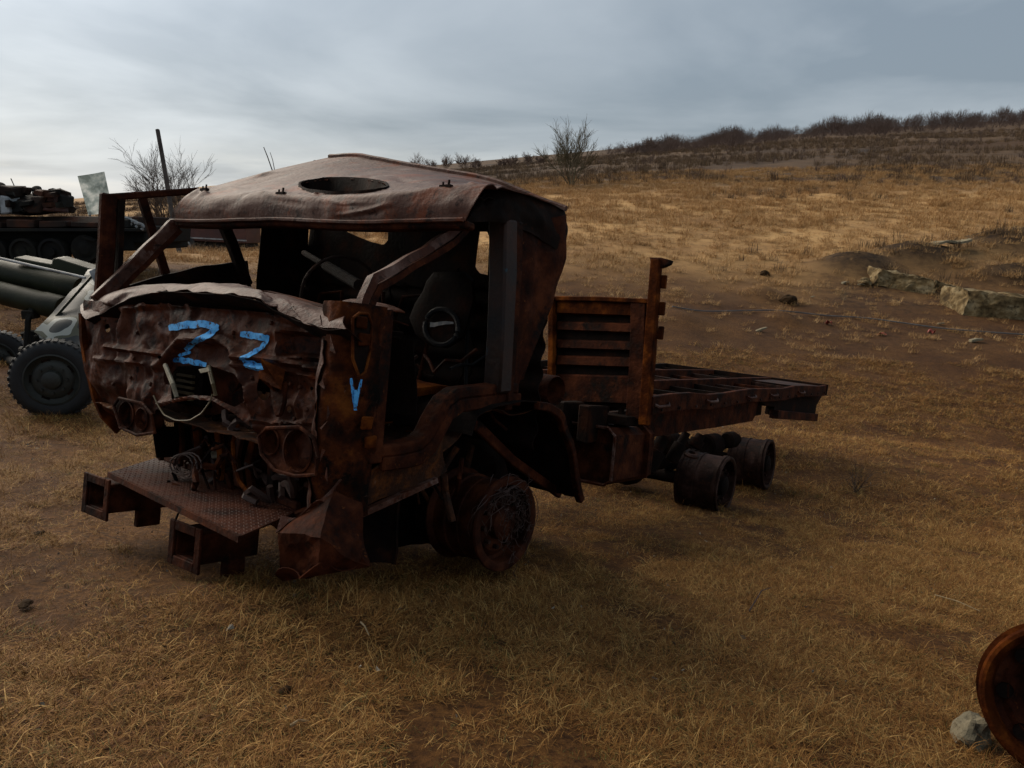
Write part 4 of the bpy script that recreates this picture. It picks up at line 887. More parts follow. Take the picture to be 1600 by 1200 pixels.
# ================================================================== things behind, left
# towed gun
GD = 9.4
gb, _ = at_ground(80, 655)
gun = empty('towed_gun', gb, 'olive towed gun with camouflaged sloping shield on a rubber-tyred wheel', 'gun')
def gp(mb, name, m, parent=None, **k): 
    k.setdefault('origin', gb); return build(mb, name, m, parent or gun, **k)
def road_wheel(c, ax, r, w, parent):
    c = V(c); ax = V(ax).normalized()
    wh = gp(MB().lathe(c, ax, [(-w, r*.62), (-w, r*.86), (-w*.85, r*.97), (-w*.6, r), (-w*.3, r), (-.03, r*.97), (0, r*.88), (.01, r*.78), (-.005, r*.66), (-.03, r*.62), (-w, r*.62)], 56), 'tyre', 'rubber', parent, smooth=True)
    a = ax.orthogonal().normalized(); b = ax.cross(a); lug = MB()
    for i in range(38):
        t = 2*math.pi*i/38
        for sd in (0, 1):
            t2 = t+sd*.08; rad = a*math.cos(t2)+b*math.sin(t2); tan = ax.cross(rad); h0, h1 = ((-.02, -w*.42), (-w*.5, -w*.95))[sd]
            p = [c+ax*h0+rad*(r*(.965))-tan*.022, c+ax*h1+rad*(r*.99)-tan*.022, c+ax*h1+rad*(r*.99)+tan*.018, c+ax*h0+rad*(r*.965)+tan*.018]
            lug.hexa(p+[q+rad*.014 for q in p])
    gp(lug, 'tread_lugs', 'rubber', wh, kind='stuff')
    ri = gp(MB().lathe(c, ax, [(-.05, r*.63), (.0, r*.66), (.005, r*.62), (-.03, r*.58), (-.05, r*.50), (-.02, r*.42), (-.015, r*.30), (-.02, r*.24), (.03, r*.22), (.05, r*.16), (.05, 0)], 40), 'wheel_disc', 'rimolive', wh, smooth=True)
    for i in range(8):
        t = 2*math.pi*i/8; p = c+(a*math.cos(t)+b*math.sin(t))*r*.34-ax*.015; gp(MB().tube([p, p+ax*.025], .016, 6), 'wheel_nut', 'rimolive', ri)
    for i in range(5):
        t = 2*math.pi*i/5+.4; p = c+(a*math.cos(t)+b*math.sin(t))*r*.5-ax*.042; gp(MB().lathe(p, ax, [(0, .0), (0, .04), (.006, .045)], 14), 'disc_hole_shade', 'char', ri)  # dark disc laid on as the shade in a hole
    return wh
wr = .455
wcen = gb+V((0, .1, wr-.02))
road_wheel(wcen, (.28, -.95, .05), wr, .26, gun)
w2 = at(-8, 566, 11.0); road_wheel(w2, (.28, -.95, .05), wr, .26, gun)
gp(MB().tube([wcen+V((-.05, .2, 0)), w2+V((.02, .2, .02))], .06, 10), 'axle', 'tankdark', smooth=True)
for (u0, v0), (u1, v1), r_, d0, d1, nm in (((-120, 398), (128, 452), .155, 10.2, 9.7, 'barrel_tube'), ((-120, 428), (100, 482), .15, 10.0, 9.5, 'recoil_cylinder')):
    a, b = at(u0, v0, d0), at(u1, v1, d1); ax = (b-a); l = ax.length
    gp(MB().lathe(a, ax, [(0, 0), (0, r_), (l-.3, r_), (l-.29, r_*1.06), (l-.05, r_*1.06), (l, r_), (l, r_*.6)], 32), nm, 'olive', smooth=True)
gp(MB().tube([at(-60, 390, 9.9), at(133, 434, 9.35)], .018, 8), 'guide_rail', 'whitesteel', smooth=True)
gp(MB().prism([at(u, v, 9.75) for u, v in ((22, 402), (48, 407), (80, 413), (82, 404), (90, 404), (145, 421), (140, 436), (60, 420), (20, 410))], (0, .25, .02)), 'cradle_cover', 'olive', bevel=.01)
SG = [[(140, 420, 9.75), (152, 420, 9.75), (163, 424, 9.8)], [(104, 462, 9.2), (130, 466, 9.2), (164, 470, 9.25)], [(72, 498, 8.85), (108, 505, 8.85), (164, 515, 8.9)], [(54, 520, 8.72), (98, 540, 8.70), (150, 548, 8.75)]]
SP = [[at(*q) for q in r] for r in SG]
gp(MB().grid(lambda s, t: crl([crl(r, s) for r in SP], t), 16, 20).crumple(.035, 3.5), 'shield', 'camo', solid=.012, smooth=True)
gp(MB().prism([at(56, 512, 8.94), at(96, 521, 8.98), at(80, 538, 8.98), at(62, 528, 8.94)], (.02, .05, .0)), 'shield_flap', 'camo')
gp(MB().prism([at(u, v, 9.15) for u, v in ((138, 424), (150, 418), (158, 424), (157, 446), (146, 440))], (.02, .08, .02)), 'shield_cap', 'whitesteel', bevel=.006)
gp(MB().sweep([at(150, 424, 9.2), at(78, 505, 8.9)], .03, .03), 'shield_stiffener', 'olive')
gp(MB().sweep([at(52, 478, 9.5), at(44, 500, 9.45), at(40, 560, 9.5)], .06, .05, up=(0, 1, 0)), 'elevating_strut', 'tankdark', bevel=.008)
gp(MB().box(at(46, 492, 9.5)+V((-.08, -.05, -.05)), at(46, 492, 9.5)+V((.08, .1, .06))), 'strut_bracket', 'tankdark', bevel=.01)
for k in range(7):
    a = at(random.uniform(20, 70), random.uniform(515, 548), 9.7); gp(MB().tube([a, a+V((random.uniform(-.2, .2), .1, random.uniform(-.25, .1)))], random.uniform(.02, .05), 8), 'carriage_link', 'tankdark')
gp(MB().hexa([at(45, 540, 9.9), at(130, 545, 9.9), at(130, 545, 10.6), at(45, 540, 10.6), at(45, 515, 9.9), at(130, 520, 9.9), at(130, 520, 10.6), at(45, 515, 10.6)]), 'carriage_body', 'tankdark', bevel=.02)

# tank wreck
TD = 17.0
tb0, _ = at_ground(90, 415)
tank = empty('tank_wreck', tb0, 'burnt battle tank with cluttered low turret and dark running gear', 'tank')
def kp(mb, name, m, parent=None, **k): return build(mb, name, m, parent or tank, origin=tb0, **k)
def pxbox(u0, v0, u1, v1, d0, depth, sl=0):
    a, b, c, d = at(u0, v1, d0), at(u1, v1, d0), at(u1, v0, d0), at(u0, v0, d0); o = V((0, depth, 0))
    return [a, b, b+o, a+o, d+V((0, sl, 0)), c+V((0, sl, 0)), c+o, d+o]
hull = kp(MB().hexa(pxbox(-150, 352, 208, 392, 17.2, 3.0)), 'hull', 'tankdark', bevel=.03)
kp(MB().hexa(pxbox(-150, 338, 200, 352, 17.0, 3.2, .25)).crumple(.03, 1.2), 'hull_deck', 'tankrust', hull, bevel=.02)
kp(MB().hexa(pxbox(-150, 357, 214, 362, 16.75, .6)).crumple(.03, 1.5), 'track_guard', 'tankdark', hull, bevel=.008)
for k in range(7):
    u = -140+50*k; kp(MB().hexa(pxbox(u, 343+(k % 3)*2, u+42, 356, 16.8, .4)).crumple(.03, 2), 'stowage_bin', random.choice(('tankrust', 'tankdark')), hull, bevel=.02)
for k in range(3):
    u = 192+9*k; kp(MB().tube([at(u+14*math.sin(j/8*2.2), 340+4*k+18*(1-math.cos(j/8*1.8))*.5, 16.9) for j in range(9)], .035, 6), 'bent_guard_strip', 'whitesteel', hull, smooth=True)
kp(MB().hexa(pxbox(188, 352, 224, 380, 17.2, 2.6)).crumple(.08, 1), 'rear_plate', 'tankdark', hull, bevel=.03)
for i, u in enumerate((-60, -12, 35, 80)):
    c = at(u, 394, 16.8); wl = kp(MB().lathe(c, (0, -1, 0), [(-.3, .05), (-.3, .30), (0, .31), (.01, .25), (-.04, .23), (-.04, .1), (.03, .09), (.03, 0)], 28), 'road_wheel', 'tankdark', smooth=True)
c = at(133, 390, 16.9); kp(MB().lathe(c, (0, -1, 0), [(-.3, .05), (-.3, .33), (0, .33), (0, .2), (.04, .1), (.04, 0)], 18), 'drive_sprocket', 'tankdark')
kp(MB().sweep([at(u, v, 17.0) for u, v in ((-100, 414), (40, 415), (95, 415), (140, 410), (165, 394), (160, 376), (140, 371))], .5, .05, up=(0, 0, 1)), 'track', 'tankdark')
tur = kp(MB().lathe(at(15, 333, 18.2), (0, 0, 1), [(0, 1.35), (.12, 1.45), (.3, 1.25), (.42, .9), (.46, 0)], 24).crumple(.12, 1.1), 'turret', 'tankrust')
for k, (u0, v0, u1, v1, m_) in enumerate(((0, 306, 14, 333, 'whitesteel'), (14, 312, 34, 333, 'tankdark'), (34, 314, 46, 330, 'tankrust'), (46, 308, 66, 334, 'tankrust'), (66, 306, 86, 333, 'trailer'), (86, 305, 98, 325, 'tankdark'), (-30, 300, 0, 333, 'tankdark'), (2, 292, 22, 308, 'tankrust'), (70, 300, 82, 310, 'tankdark'))):
    kp(MB().hexa(pxbox(u0, v0, u1, v1, 16.9+.1*(k % 3), .5)).crumple(.13, 2.5), 'armour_block', m_, tur, bevel=.03)
for u, v, r_ in ((33, 294, .15), (58, 292, .11), (-4, 290, .2)):
    kp(MB().lathe(at(u, v+6, 17.6), (.2, -.7, .8), [(0, .001), (0, r_), (.06, r_), (.09, r_*.6), (.09, 0)], 20), 'turret_hatch', 'tankdark', tur, smooth=True)
for k in range(34):
    a = at(random.uniform(-5, 92), random.uniform(297, 330), random.uniform(16.7, 17.4)); kp(MB().box(a, a+V((random.uniform(.08, .25), .2, random.uniform(.05, .16)))).crumple(.09, 4), 'turret_debris', random.choice(('tankdark', 'tankrust')), tur)
kp(MB().tube([at(22, 290, 17.8), at(17, 279, 17.8)], .012, 5), 'antenna_stub', 'tankdark', tur)

# pale sheet, pole, trailer wreck
pb, pdp = at_ground(157, 392)
pan = empty('pale_board', pb, 'tilted pale weathered sheet standing up behind the tank', 'board')
qs = [at(u, v, pdp) for u, v in ((138, 336), (177, 332), (163, 268), (121, 275))]
build(MB().grid(lambda s, t: qs[0].lerp(qs[1], s).lerp(qs[3].lerp(qs[2], s), t)+V((0, .06*math.sin(s*3.1), 0)), 10, 10), 'sheet', 'plastic', pan, origin=pb, smooth=True)
for (u0, v0), (u1, v1) in (((140, 330), (146, 393)), ((172, 330), (176, 393))): build(MB().sweep([at(u0, v0, pdp+.05), at(u1, v1+2, pdp+.05)], .05, .05, up=(0, 1, 0)), 'leg', 'wood', pan, origin=pb)
b0, dd = at_ground(279, 396)
pole = empty('leaning_pole', b0, 'leaning grey wooden pole standing in front of the bare tree', 'pole')
build(MB().sweep([at(281, 399, dd), at(268, 330, dd), at(256, 258, dd), at(246, 202, dd)], .17, .17, up=(0, 1, 0), taper=.85), 'post', 'wood', pole, origin=b0, bevel=.02)
build(MB().sweep([at(249, 214, dd)+V((0, -.11, 0)), at(252, 236, dd)+V((0, -.11, 0))], .05, .05, up=(0, 1, 0)), 'cleat', 'wood', pole, origin=b0)
b0, dd = at_ground(300, 391)
trl = empty('trailer_wreck', b0, 'red-brown burnt trailer with pale edge strip and one small wheel', 'trailer')
kq = lambda mb, n_, m_, **k: build(mb, n_, m_, trl, origin=b0, **k)
P8 = [at(u, v, dd) for u, v in ((245, 374), (385, 381), (385, 356), (268, 352))]
kq(MB().prism(P8, (0, 2.2, 0)).crumple(.05, .8), 'body', 'trailer', bevel=.03)
kq(MB().sweep([at(250, 369, dd-.05), at(385, 376, dd-.05)], .06, .07), 'edge_strip', 'whitesteel')
kq(MB().prism([at(u, v, dd+.2) for u, v in ((248, 374), (385, 381), (385, 387), (300, 385), (250, 384))], (0, 1.8, 0)), 'chassis', 'tankdark')
kq(MB().prism([at(u, v, dd) for u, v in ((340, 357), (360, 350), (385, 353), (385, 358))], (0, 1.5, 0)), 'folded_side', 'trailer')
c = at(292, 383, dd-.1); kq(MB().lathe(c, (.2, -1, 0), [(-.25, .1), (-.25, .40), (-.05, .42), (0, .34), (0, .22), (-.05, .2), (-.05, 0)], 24), 'tyre', 'rubber', smooth=True)
kq(MB().lathe(c+V((0, -.02, 0)), (.2, -1, 0), [(-.03, .2), (0, .18), (0, .12), (-.03, .1)], 20), 'wheel_disc', 'whitesteel')

# ================================================================== vegetation
def branchy(mb, p, d, L_, r, depth, spread, up, rnd, n=3, seg=3, minr=.006):
    P = [V(p)]; dd_ = V(d)
    for k in range(seg):
        dd_ = (dd_+V((rnd.gauss(0, .13), rnd.gauss(0, .13), rnd.gauss(0, .06)+up*.05))).normalized(); P.append(P[-1]+dd_*L_/seg)
    mb.tube(P, r, 4 if depth > 2 else 3, taper=.55, cap=False)
    if depth == 0: return
    for i in range(n):
        k = .3+.7*(i+rnd.random())/n; base = V(lerpL(P, min(k, 1)))
        nd = (dd_+V((rnd.gauss(0, spread), rnd.gauss(0, spread), rnd.gauss(0, spread*.4)+up*.15))).normalized()
        branchy(mb, base, nd, L_*rnd.uniform(.6, .85), max(minr, r*.55), depth-1, spread, up, rnd, n, seg, minr)
def bare_tree(name, base, h, stems, label, m='bark', seed=0, depth=4, spread=.42, lean=.35, group=None, n=3, minr=.012, r0=.02, l0=.30):
    rnd = random.Random(seed); root = empty(name, base, label, 'tree' if h > 4 else 'bush', group)
    t = MB(); cr_ = MB(); tops = []
    for k in range(stems):
        a = 2*math.pi*k/stems+rnd.uniform(-.4, .4); q = lean*rnd.uniform(.35, 1.2); d = V((math.cos(a)*q, math.sin(a)*q, 1)).normalized(); l = h*l0*rnd.uniform(.75, 1.2)
        s0 = V((math.cos(a)*h*.012, math.sin(a)*h*.012, -.15)); P = [s0]; d_ = d.copy()
        for j in range(6): d_ = (d_+V((rnd.gauss(0, .07), rnd.gauss(0, .07), .03))).normalized(); P.append(P[-1]+d_*l/6)
        t.tube(P, h*r0*rnd.uniform(.7, 1.1), 6, taper=.6); tops.append((P, d_))
    build(t, 'trunk', m, root, smooth=True)
    for P, d in tops:
        for j in range(3): branchy(cr_, V(lerpL(P, (1, .75, .5)[j])), (d+V((rnd.gauss(0, .22*(j+.3)), rnd.gauss(0, .22*(j+.3)), 0))).normalized(), h*l0*rnd.uniform(.7, 1.0)*(1-.1*j), h*r0*.5, depth, spread, .3, rnd, n, 4, minr)
    build(cr_, 'crown', m, root)
    return root
b0, dd = at_ground(262, 378); bare_tree('bare_tree', b0, 6.5, 7, 'wide bare tree with dark fanning twigs behind the leaning pole', 'bark', 3, 4, .36, .75, minr=.008, r0=.011, l0=.30)
b0, dd = at_ground(892, 291); bare_tree('bare_tree', b0, 5.0, 8, 'bare many-stemmed bushy tree with greenish stems alone in the field', 'barkgreen', 11, 3, .26, .5, minr=.011, r0=.009, l0=.36, n=4)
b0 = at_ground(424, 400)[0]
sap = empty('bare_sapling', at(424, 402, 14), 'two thin dark twigs poking up above the cab roof', 'sapling')
o_ = V(sap.location); gz = ground((424-800)/F*14, 14); sap.location = gz; o_ = gz
build(MB().tube([gz+V((0, 0, -.1)), at(424, 330, 14), at(426, 268, 14), at(418, 245, 14), at(412, 230, 14)], .016, 5, taper=.5), 'stem', 'bark', sap, origin=o_)
build(MB().tube([at(425, 300, 14), at(429, 266, 14), at(426, 250, 14), at(422, 238, 14)], .010, 5, taper=.5), 'twig', 'bark', sap, origin=o_)
far = [(568, 262, 3.4, 'thin bare bush just showing beyond the cab roof peak'), (618, 266, 4.2, 'slim bare sapling beside a thin stake on the far plain'), (655, 268, 5.0, 'rounded bare bush beyond the roof, beside the slim sapling'), (697, 266, 4.6, 'bare bush between the rounded bush and the twin-topped bush'), (725, 266, 4.8, 'twin-topped bare bush on the far plain'),
       (800, 262, 4.0, 'low dense bare bush on the plain next to the lone field tree'), (825, 260, 4.2, 'dense dark bare bush close behind the lone field tree'), (674, 268, 3.6, 'low bare bush squeezed against the rounded bush'), (745, 266, 3.8, 'low bare bush beside the twin-topped bush'), (784, 263, 3.2, 'smallest bare bush at the edge of the far plain'), (846, 259, 3.6, 'low bare bush touching the lone field tree'),
       (992, 243, 4.2, 'small bare tree at the low end of the ridge thicket'), (1018, 240, 5.0, 'taller slim bare tree at the low end of the ridge thicket')]
for i, (u, v, h, lab) in enumerate(far):
    b0, dd = at_ground(u, v); s_ = dd/130
    bare_tree('bare_bush', b0, h*.82*max(.8, min(1.6, s_)), 9, lab, 'thicket', 40+i, 3, .42, .8, minr=.02, r0=.008, l0=.27, n=3, group='bare bushes along the skyline')

# thicket along the ridge: far-off wood that reads as one mass
def thicket():
    rnd = random.Random(5); mb = MB()
    def shrub(p, h, n):
        wd = h*rnd.uniform(.5, .9)
        for k in range(n):
            a = rnd.uniform(0, 6.28); r_ = rnd.random()**.5; el = rnd.uniform(0, 1.45); R_ = rnd.uniform(.35, 1)
            b = p+V((math.cos(a)*math.cos(el)*wd*R_, math.sin(a)*math.cos(el)*wd*.7*R_, math.sin(el)*h*.82*R_)); d = ((b-p).normalized()+V((rnd.gauss(0, .35), rnd.gauss(0, .35), rnd.uniform(0, .6)))).normalized()
            e_ = b+d*h*rnd.uniform(.15, .34); side = V((rnd.uniform(.016, .034)*h/3.5, 0, .01)); mb.add([b-side, b+side, e_], [(0, 1, 2)])
        for k in range(6):
            a = rnd.uniform(0, 6.28); e_ = p+V((math.cos(a)*wd*.5, math.sin(a)*wd*.4, h*.7)); mb.add([p+V((-.05, 0, -.3)), p+V((.05, 0, -.3)), e_], [(0, 1, 2)])
    line = [(950, 237), (1010, 236), (1050, 232), (1120, 226), (1200, 218), (1300, 209), (1400, 202), (1500, 196), (1600, 190), (1700, 184)]
    for k in range(520):
        u, v = lerpL(line, rnd.random()**.9); v += rnd.uniform(-3, 7)
        p, dd_ = at_ground(u, v); h = rnd.uniform(1.7, 3.4)*dd_/170*(.62+.75*max(0, .5+noise.noise(V((u*.018, 3, 1)))))*(.7 if u < 1040 else 1)*(1.15 if u > 1250 else 1)
        shrub(p, h, 210)
    for k in range(340):
        u = rnd.uniform(930, 1700); v = rnd.uniform(215-(u-1200)*.05, 288) if rnd.random() < .6 else rnd.uniform(205-(u-1200)*.045, 240-(u-1200)*.02); p, dd_ = at_ground(u, v); shrub(p, rnd.uniform(.35, 1.5)*dd_/110, 70)
    o = build(mb, 'ridge_thicket', 'thicket', kind='stuff'); tag(o, 'brown leafless thicket running along the top of the ridge', 'thicket')
thicket()

# ------------------------------------------------------------------ dry grass (nobody could count it)
def grass_mat(name, cols):
    m = bpy.data.materials.new(name); m.use_nodes = True; t = m.node_tree; b = t.nodes['Principled BSDF']; L = t.links.new
    a = t.nodes.new('ShaderNodeAttribute'); a.attribute_name = 'tone'; oi = t.nodes.new('ShaderNodeObjectInfo')
    ad = t.nodes.new('ShaderNodeMath'); ad.operation = 'MULTIPLY_ADD'; L(oi.outputs['Random'], ad.inputs[0]); ad.inputs[1].default_value = .45; L(a.outputs['Fac'], ad.inputs[2])
    r = t.nodes.new('ShaderNodeValToRGB'); L(ad.outputs[0], r.inputs[0])
    while len(r.color_ramp.elements) < len(cols): r.color_ramp.elements.new(.5)
    for el, (p, c) in zip(r.color_ramp.elements, cols): el.position = p; el.color = (*c, 1)
    L(r.outputs[0], b.inputs['Base Color']); b.inputs['Roughness'].default_value = .8; b.inputs['Specular IOR Level'].default_value = .2
    return m
GM = grass_mat('dry_grass_blades', [(.0, (.038, .0125, .0032)), (.35, (.128, .048, .0095)), (.66, (.25, .116, .027)), (.90, (.48, .29, .098)), (.98, (.08, .082, .028))])
GG = grass_mat('green_shoot_blades', [(.0, (.06, .055, .012)), (.6, (.10, .10, .022)), (1, (.16, .14, .04))])
GF = grass_mat('field_grass_blades', [(.0, (.16, .083, .030)), (.4, (.33, .185, .070)), (.8, (.47, .285, .118)), (1, (.56, .37, .17))])
GW = grass_mat('dry_weed_stems', [(.0, (.04, .024, .014)), (.6, (.10, .062, .034)), (1, (.20, .125, .06))])
def clump(name, n, hmin, hmax, rad, w, flat, m, rnd):
    vs, fs, tone = [], [], []
    for i in range(n):
        a = rnd.uniform(0, 6.283); r = rad*math.sqrt(rnd.random()); p = V((math.cos(a)*r, math.sin(a)*r, -.005)); h = rnd.uniform(hmin, hmax); az = rnd.uniform(0, 6.283); ti = min(1.45, abs(rnd.gauss(flat, .35)))
        d = V((math.cos(az)*math.sin(ti), math.sin(az)*math.sin(ti), math.cos(ti))); sd = V((-math.sin(az), math.cos(az), 0))*w*rnd.uniform(.6, 1.3)
        bend = V((math.cos(az), math.sin(az), 0))*h*rnd.uniform(.05, .35); m1 = p+d*h*.55+V((0, 0, h*.06)); e_ = p+d*h+bend-V((0, 0, h*rnd.uniform(0, .25)))
        e_.z = max(e_.z, .004); k = len(vs); vs += [p-sd, p+sd, m1+sd*.7, m1-sd*.7, e_]; fs += [(k, k+1, k+2, k+3), (k+3, k+2, k+4)]; tone += [rnd.random()*.62]*5
    me = bpy.data.meshes.new(name); me.from_pydata([tuple(v) for v in vs], [], fs)
    at_ = me.attributes.new('tone', 'FLOAT', 'POINT'); at_.data.foreach_set('value', tone); me.materials.append(m)
    return bpy.data.objects.new(name, me)
def scatter(name, label, cat, srcs, pts, scl):
    col = bpy.data.collections.new(name+'_blades')
    for s_ in srcs: col.objects.link(s_)
    me = bpy.data.meshes.new(name); me.from_pydata(pts, [], [])
    a = me.attributes.new('size', 'FLOAT', 'POINT'); a.data.foreach_set('value', np.asarray(scl, np.float32))
    o = bpy.data.objects.new(name, me); COL.objects.link(o); o['kind'] = 'stuff'; tag(o, label, cat)
    g = bpy.data.node_groups.new(name+'_scatter', 'GeometryNodeTree')
    g.interface.new_socket('Geometry', in_out='INPUT', socket_type='NodeSocketGeometry'); g.interface.new_socket('Geometry', in_out='OUTPUT', socket_type='NodeSocketGeometry')
    N = g.nodes.new; L = g.links.new
    gi, go = N('NodeGroupInput'), N('NodeGroupOutput'); ci = N('GeometryNodeCollectionInfo'); ci.inputs[0].default_value = col; ci.inputs['Separate Children'].default_value = True; ci.inputs['Reset Children'].default_value = True
    ip = N('GeometryNodeInstanceOnPoints'); ip.inputs['Pick Instance'].default_value = True
    rv = N('FunctionNodeRandomValue'); rv.data_type = 'FLOAT_VECTOR'; rv.inputs[0].default_value = (-.12, -.12, 0); rv.inputs[1].default_value = (.12, .12, 6.283)
    na = N('GeometryNodeInputNamedAttribute'); na.data_type = 'FLOAT'; na.inputs[0].default_value = 'size'
    L(gi.outputs[0], ip.inputs['Points']); L(ci.outputs[0], ip.inputs['Instance']); L(rv.outputs[0], ip.inputs['Rotation']); L(na.outputs[0], ip.inputs['Scale']); L(ip.outputs[0], go.inputs[0])
    md = o.modifiers.new('scatter', 'NODES'); md.node_group = g
    return o
rnd = random.Random(21)
def gpts(n, d0, d1, umin=-120, umax=1720, rej=None, power=1.0):
    out_, k = [], 0
    while len(out_) < n and k < n*6:
        k += 1; d = math.exp(rnd.uniform(math.log(d0), math.log(d1))) if power == 0 else math.sqrt(rnd.uniform(d0*d0, d1*d1))
        u = rnd.uniform(umin, umax); x = (u-800)/F*d
        if rej and rnd.random() < rej(u, d, x): continue
        out_.append((x, d))
    X = np.array([p[0] for p in out_]); D = np.array([p[1] for p in out_]); Y = terr_y(X, D); B = bumps(X, D)
    P = np.stack([X, CAM.y-Y*AX_U.y+D*AX_F.y, CAM.z-Y*AX_U.z+D*AX_F.z+B], -1)
    res = []
    for p, d in zip(P, D):
        q = V(p); q.z += noise.noise(q*1.1)*.035+noise.noise(q*4)*.014 if d < 40 else noise.noise(q*.25)*.22; res.append(tuple(q))
    return res, D
c0 = RT @ np.array([.8, .3, 0]) + TT; axx = np.array([RT[0, 0], RT[2, 0]]); axx /= np.linalg.norm(axx)
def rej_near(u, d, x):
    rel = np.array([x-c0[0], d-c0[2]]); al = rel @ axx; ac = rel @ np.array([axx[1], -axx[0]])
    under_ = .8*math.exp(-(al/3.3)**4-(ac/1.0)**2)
    soil = .4*math.exp(-((d-19.5)/3.8)**2)*max(0, min(1, (u-930)/200))
    bare = .93*sm((noise.noise(V((x*.8, d*.8, 8.5)))+.6*noise.noise(V((x*3, d*3, 1)))+.03)*3)
    return max(under_, soil, bare)
G1 = [clump('short_grass', 32, .018, .065, .09, .0014, 1.25, GM, rnd) for _ in range(5)] + [clump('long_grass', 18, .05, .15, .07, .0014, 1.05, GM, rnd) for _ in range(2)] + [clump('matted_grass', 40, .03, .09, .10, .002, 1.5, GM, rnd) for _ in range(2)] + [clump('green_shoots', 16, .015, .05, .06, .0016, .7, GG, rnd)]
p1, D1 = gpts(30000, 1.7, 7.0, rej=rej_near); p2, D2 = gpts(30000, 7.0, 17, rej=rej_near)
scl = [rnd.uniform(.42, .9) for _ in p1]+[rnd.uniform(.8, 1.4) for _ in p2]
p5, D5 = gpts(16000, 1.7, 15)
p1 = p1+p5; scl = scl[:len(p1)-len(p5)]+[rnd.uniform(.25, .55) for _ in p5]+scl[len(p1)-len(p5):]
scatter('grass', 'short matted dry grass covering the ground around the truck', 'grass', G1, p1+p2, scl)
G2 = [clump('field_tuft', 46, .12, .40, .30, .006, .8, GF, rnd) for _ in range(4)]
p3, D3 = gpts(24000, 16, 75, rej=rej_near)
scatter('field_grass', 'pale golden dry grass over the open field behind the truck', 'grass', G2, p3, [rnd.uniform(.5, .95)*(.62 if d < 24 else 1 if d < 35 else 1.3) for d in D3])
G3 = [clump('weed_tuft', 34, .3, 1.0, .35, .012, .35, GW, rnd) for _ in range(3)]
def rej_weed(u, d, x): return 1-sm((noise.noise(V((x*.06, d*.09, 2)))-(.05 if d < 60 else -.25))*4)
p4, D4 = gpts(12000, 24, 170, rej=rej_weed)
scatter('hillside_weeds', 'greyish brown dry weeds in patches on the hillside', 'weeds', G3, p4, [rnd.uniform(.35, .7)*(1 if d < 60 else 1.6) for d in D4])

def litter():
    rn = random.Random(77); P_, D_l = gpts(1700, 2.0, 16)
    mb = MB()
    for p in P_:
        p = V(p)+V((0, 0, .012)); r_ = rn.uniform(.004, .016)*rn.uniform(.6, 1.3); q = [p+V((rn.uniform(-r_, r_), rn.uniform(-r_, r_), rn.uniform(-.003, .018))) for _ in range(5)]
        mb.add(q, [(0, 1, 2), (0, 2, 3), (0, 3, 1), (1, 2, 4), (2, 3, 4), (3, 1, 4)])
    tag(build(mb, 'ground_litter', 'litter', kind='stuff'), 'scattered pale and dark crumbs of stone lying in the short grass', 'litter')
M['litter'] = mat('stone_crumbs', [(.42, (.02, .014, .010)), (.5, (.10, .06, .03)), (.56, (.24, .21, .16))], 3, .9, 0)
litter()
# ================================================================== things on the ground, right
def rock(base, size, seed, name, m, label, cat, group=None, sq=(1, 1, .7)):
    bm = bmesh.new(); bmesh.ops.create_icosphere(bm, subdivisions=3, radius=1); o3 = V((seed*2.3, seed, 0))
    for v in bm.verts:
        p = v.co.copy(); k = 1+.35*noise.noise(p*1.3+o3)+.14*noise.noise(p*3.5+o3); v.co = V((p.x*sq[0], p.y*sq[1], p.z*sq[2]))*k*size
    me = bpy.data.meshes.new(name); bm.to_mesh(me); bm.free(); me.materials.append(M[m]); o = bpy.data.objects.new(name, me); COL.objects.link(o); o.location = base+V((0, 0, size*sq[2]*.45)); o.rotation_euler = (0, 0, seed*1.7)
    return tag(o, label, cat, group)
def concrete(pix, d, depth, label):
    P8 = [at(u, v, d_) for (u, v), d_ in zip(pix, d)]; base = (P8[0]+P8[1])/2; o3 = V((0, depth, 0))
    mb = MB(); n = 26
    def f(p, q, r, s_): return lambda a, b: p.lerp(q, a).lerp(s_.lerp(r, a), b)
    B_ = [P8[0], P8[1], P8[1]+o3, P8[0]+o3]; T_ = [P8[3], P8[2], P8[2]+o3, P8[3]+o3]
    for i in range(4):
        j = (i+1) % 4; mb.grid(f(B_[i], B_[j], T_[j], T_[i]), n, n)
    mb.grid(f(*T_), n, n); mb.grid(f(*B_), n, n)
    c = base; mb.v = [p+noise.noise_vector(p*1.1)*.10+noise.noise_vector(p*2.7)*.09+noise.noise_vector(p*8)*.035 for p in mb.v]
    me = build(mb, 'concrete_block', 'concrete', origin=c, smooth=True)
    return tag(me, label, 'concrete')
g1, d1 = at_ground(1420, 458); g2, d2 = at_ground(1560, 500)
concrete([(1368, 446), (1460, 468), (1464, 438), (1380, 420)], [d1+.5, d1-.2, d1-.2, d1+.5], 1.1, 'long low weathered concrete block half buried at the berm')
concrete([(1462, 470), (1512, 482), (1510, 452), (1462, 440)], [d1+.3, d1+.1, d1+.1, d1+.3], .8, 'dark sunken concrete piece between two paler blocks')
concrete([(1504, 492), (1625, 520), (1632, 470), (1512, 450)], [d2+.4, d2-.1, d2-.1, d2+.4], 1.3, 'tall yellowish concrete block with a broken face')
g, d_ = at_ground(1482, 414)
o = build(MB().grid(lambda s, t: g+V(((s-.5)*1.25, (t-.5)*.7, .10+.12*s+.03*math.sin(s*7))), 24, 8).crumple(.06, 2.5), 'broken_slab', 'stone', origin=g, solid=.08); tag(o, 'thin white broken slab lying on top of the earth berm', 'slab')
o = rock(at_ground(1350, 447)[0], .22, 9, 'rubble_stone', 'concrete', 'loose pale rubble lump at the low end of the long block', 'stone')
rock(at_ground(1195, 430)[0], .16, 4, 'dark_clod', 'earth', 'dark earth clod on top of a small dirt heap', 'clod')
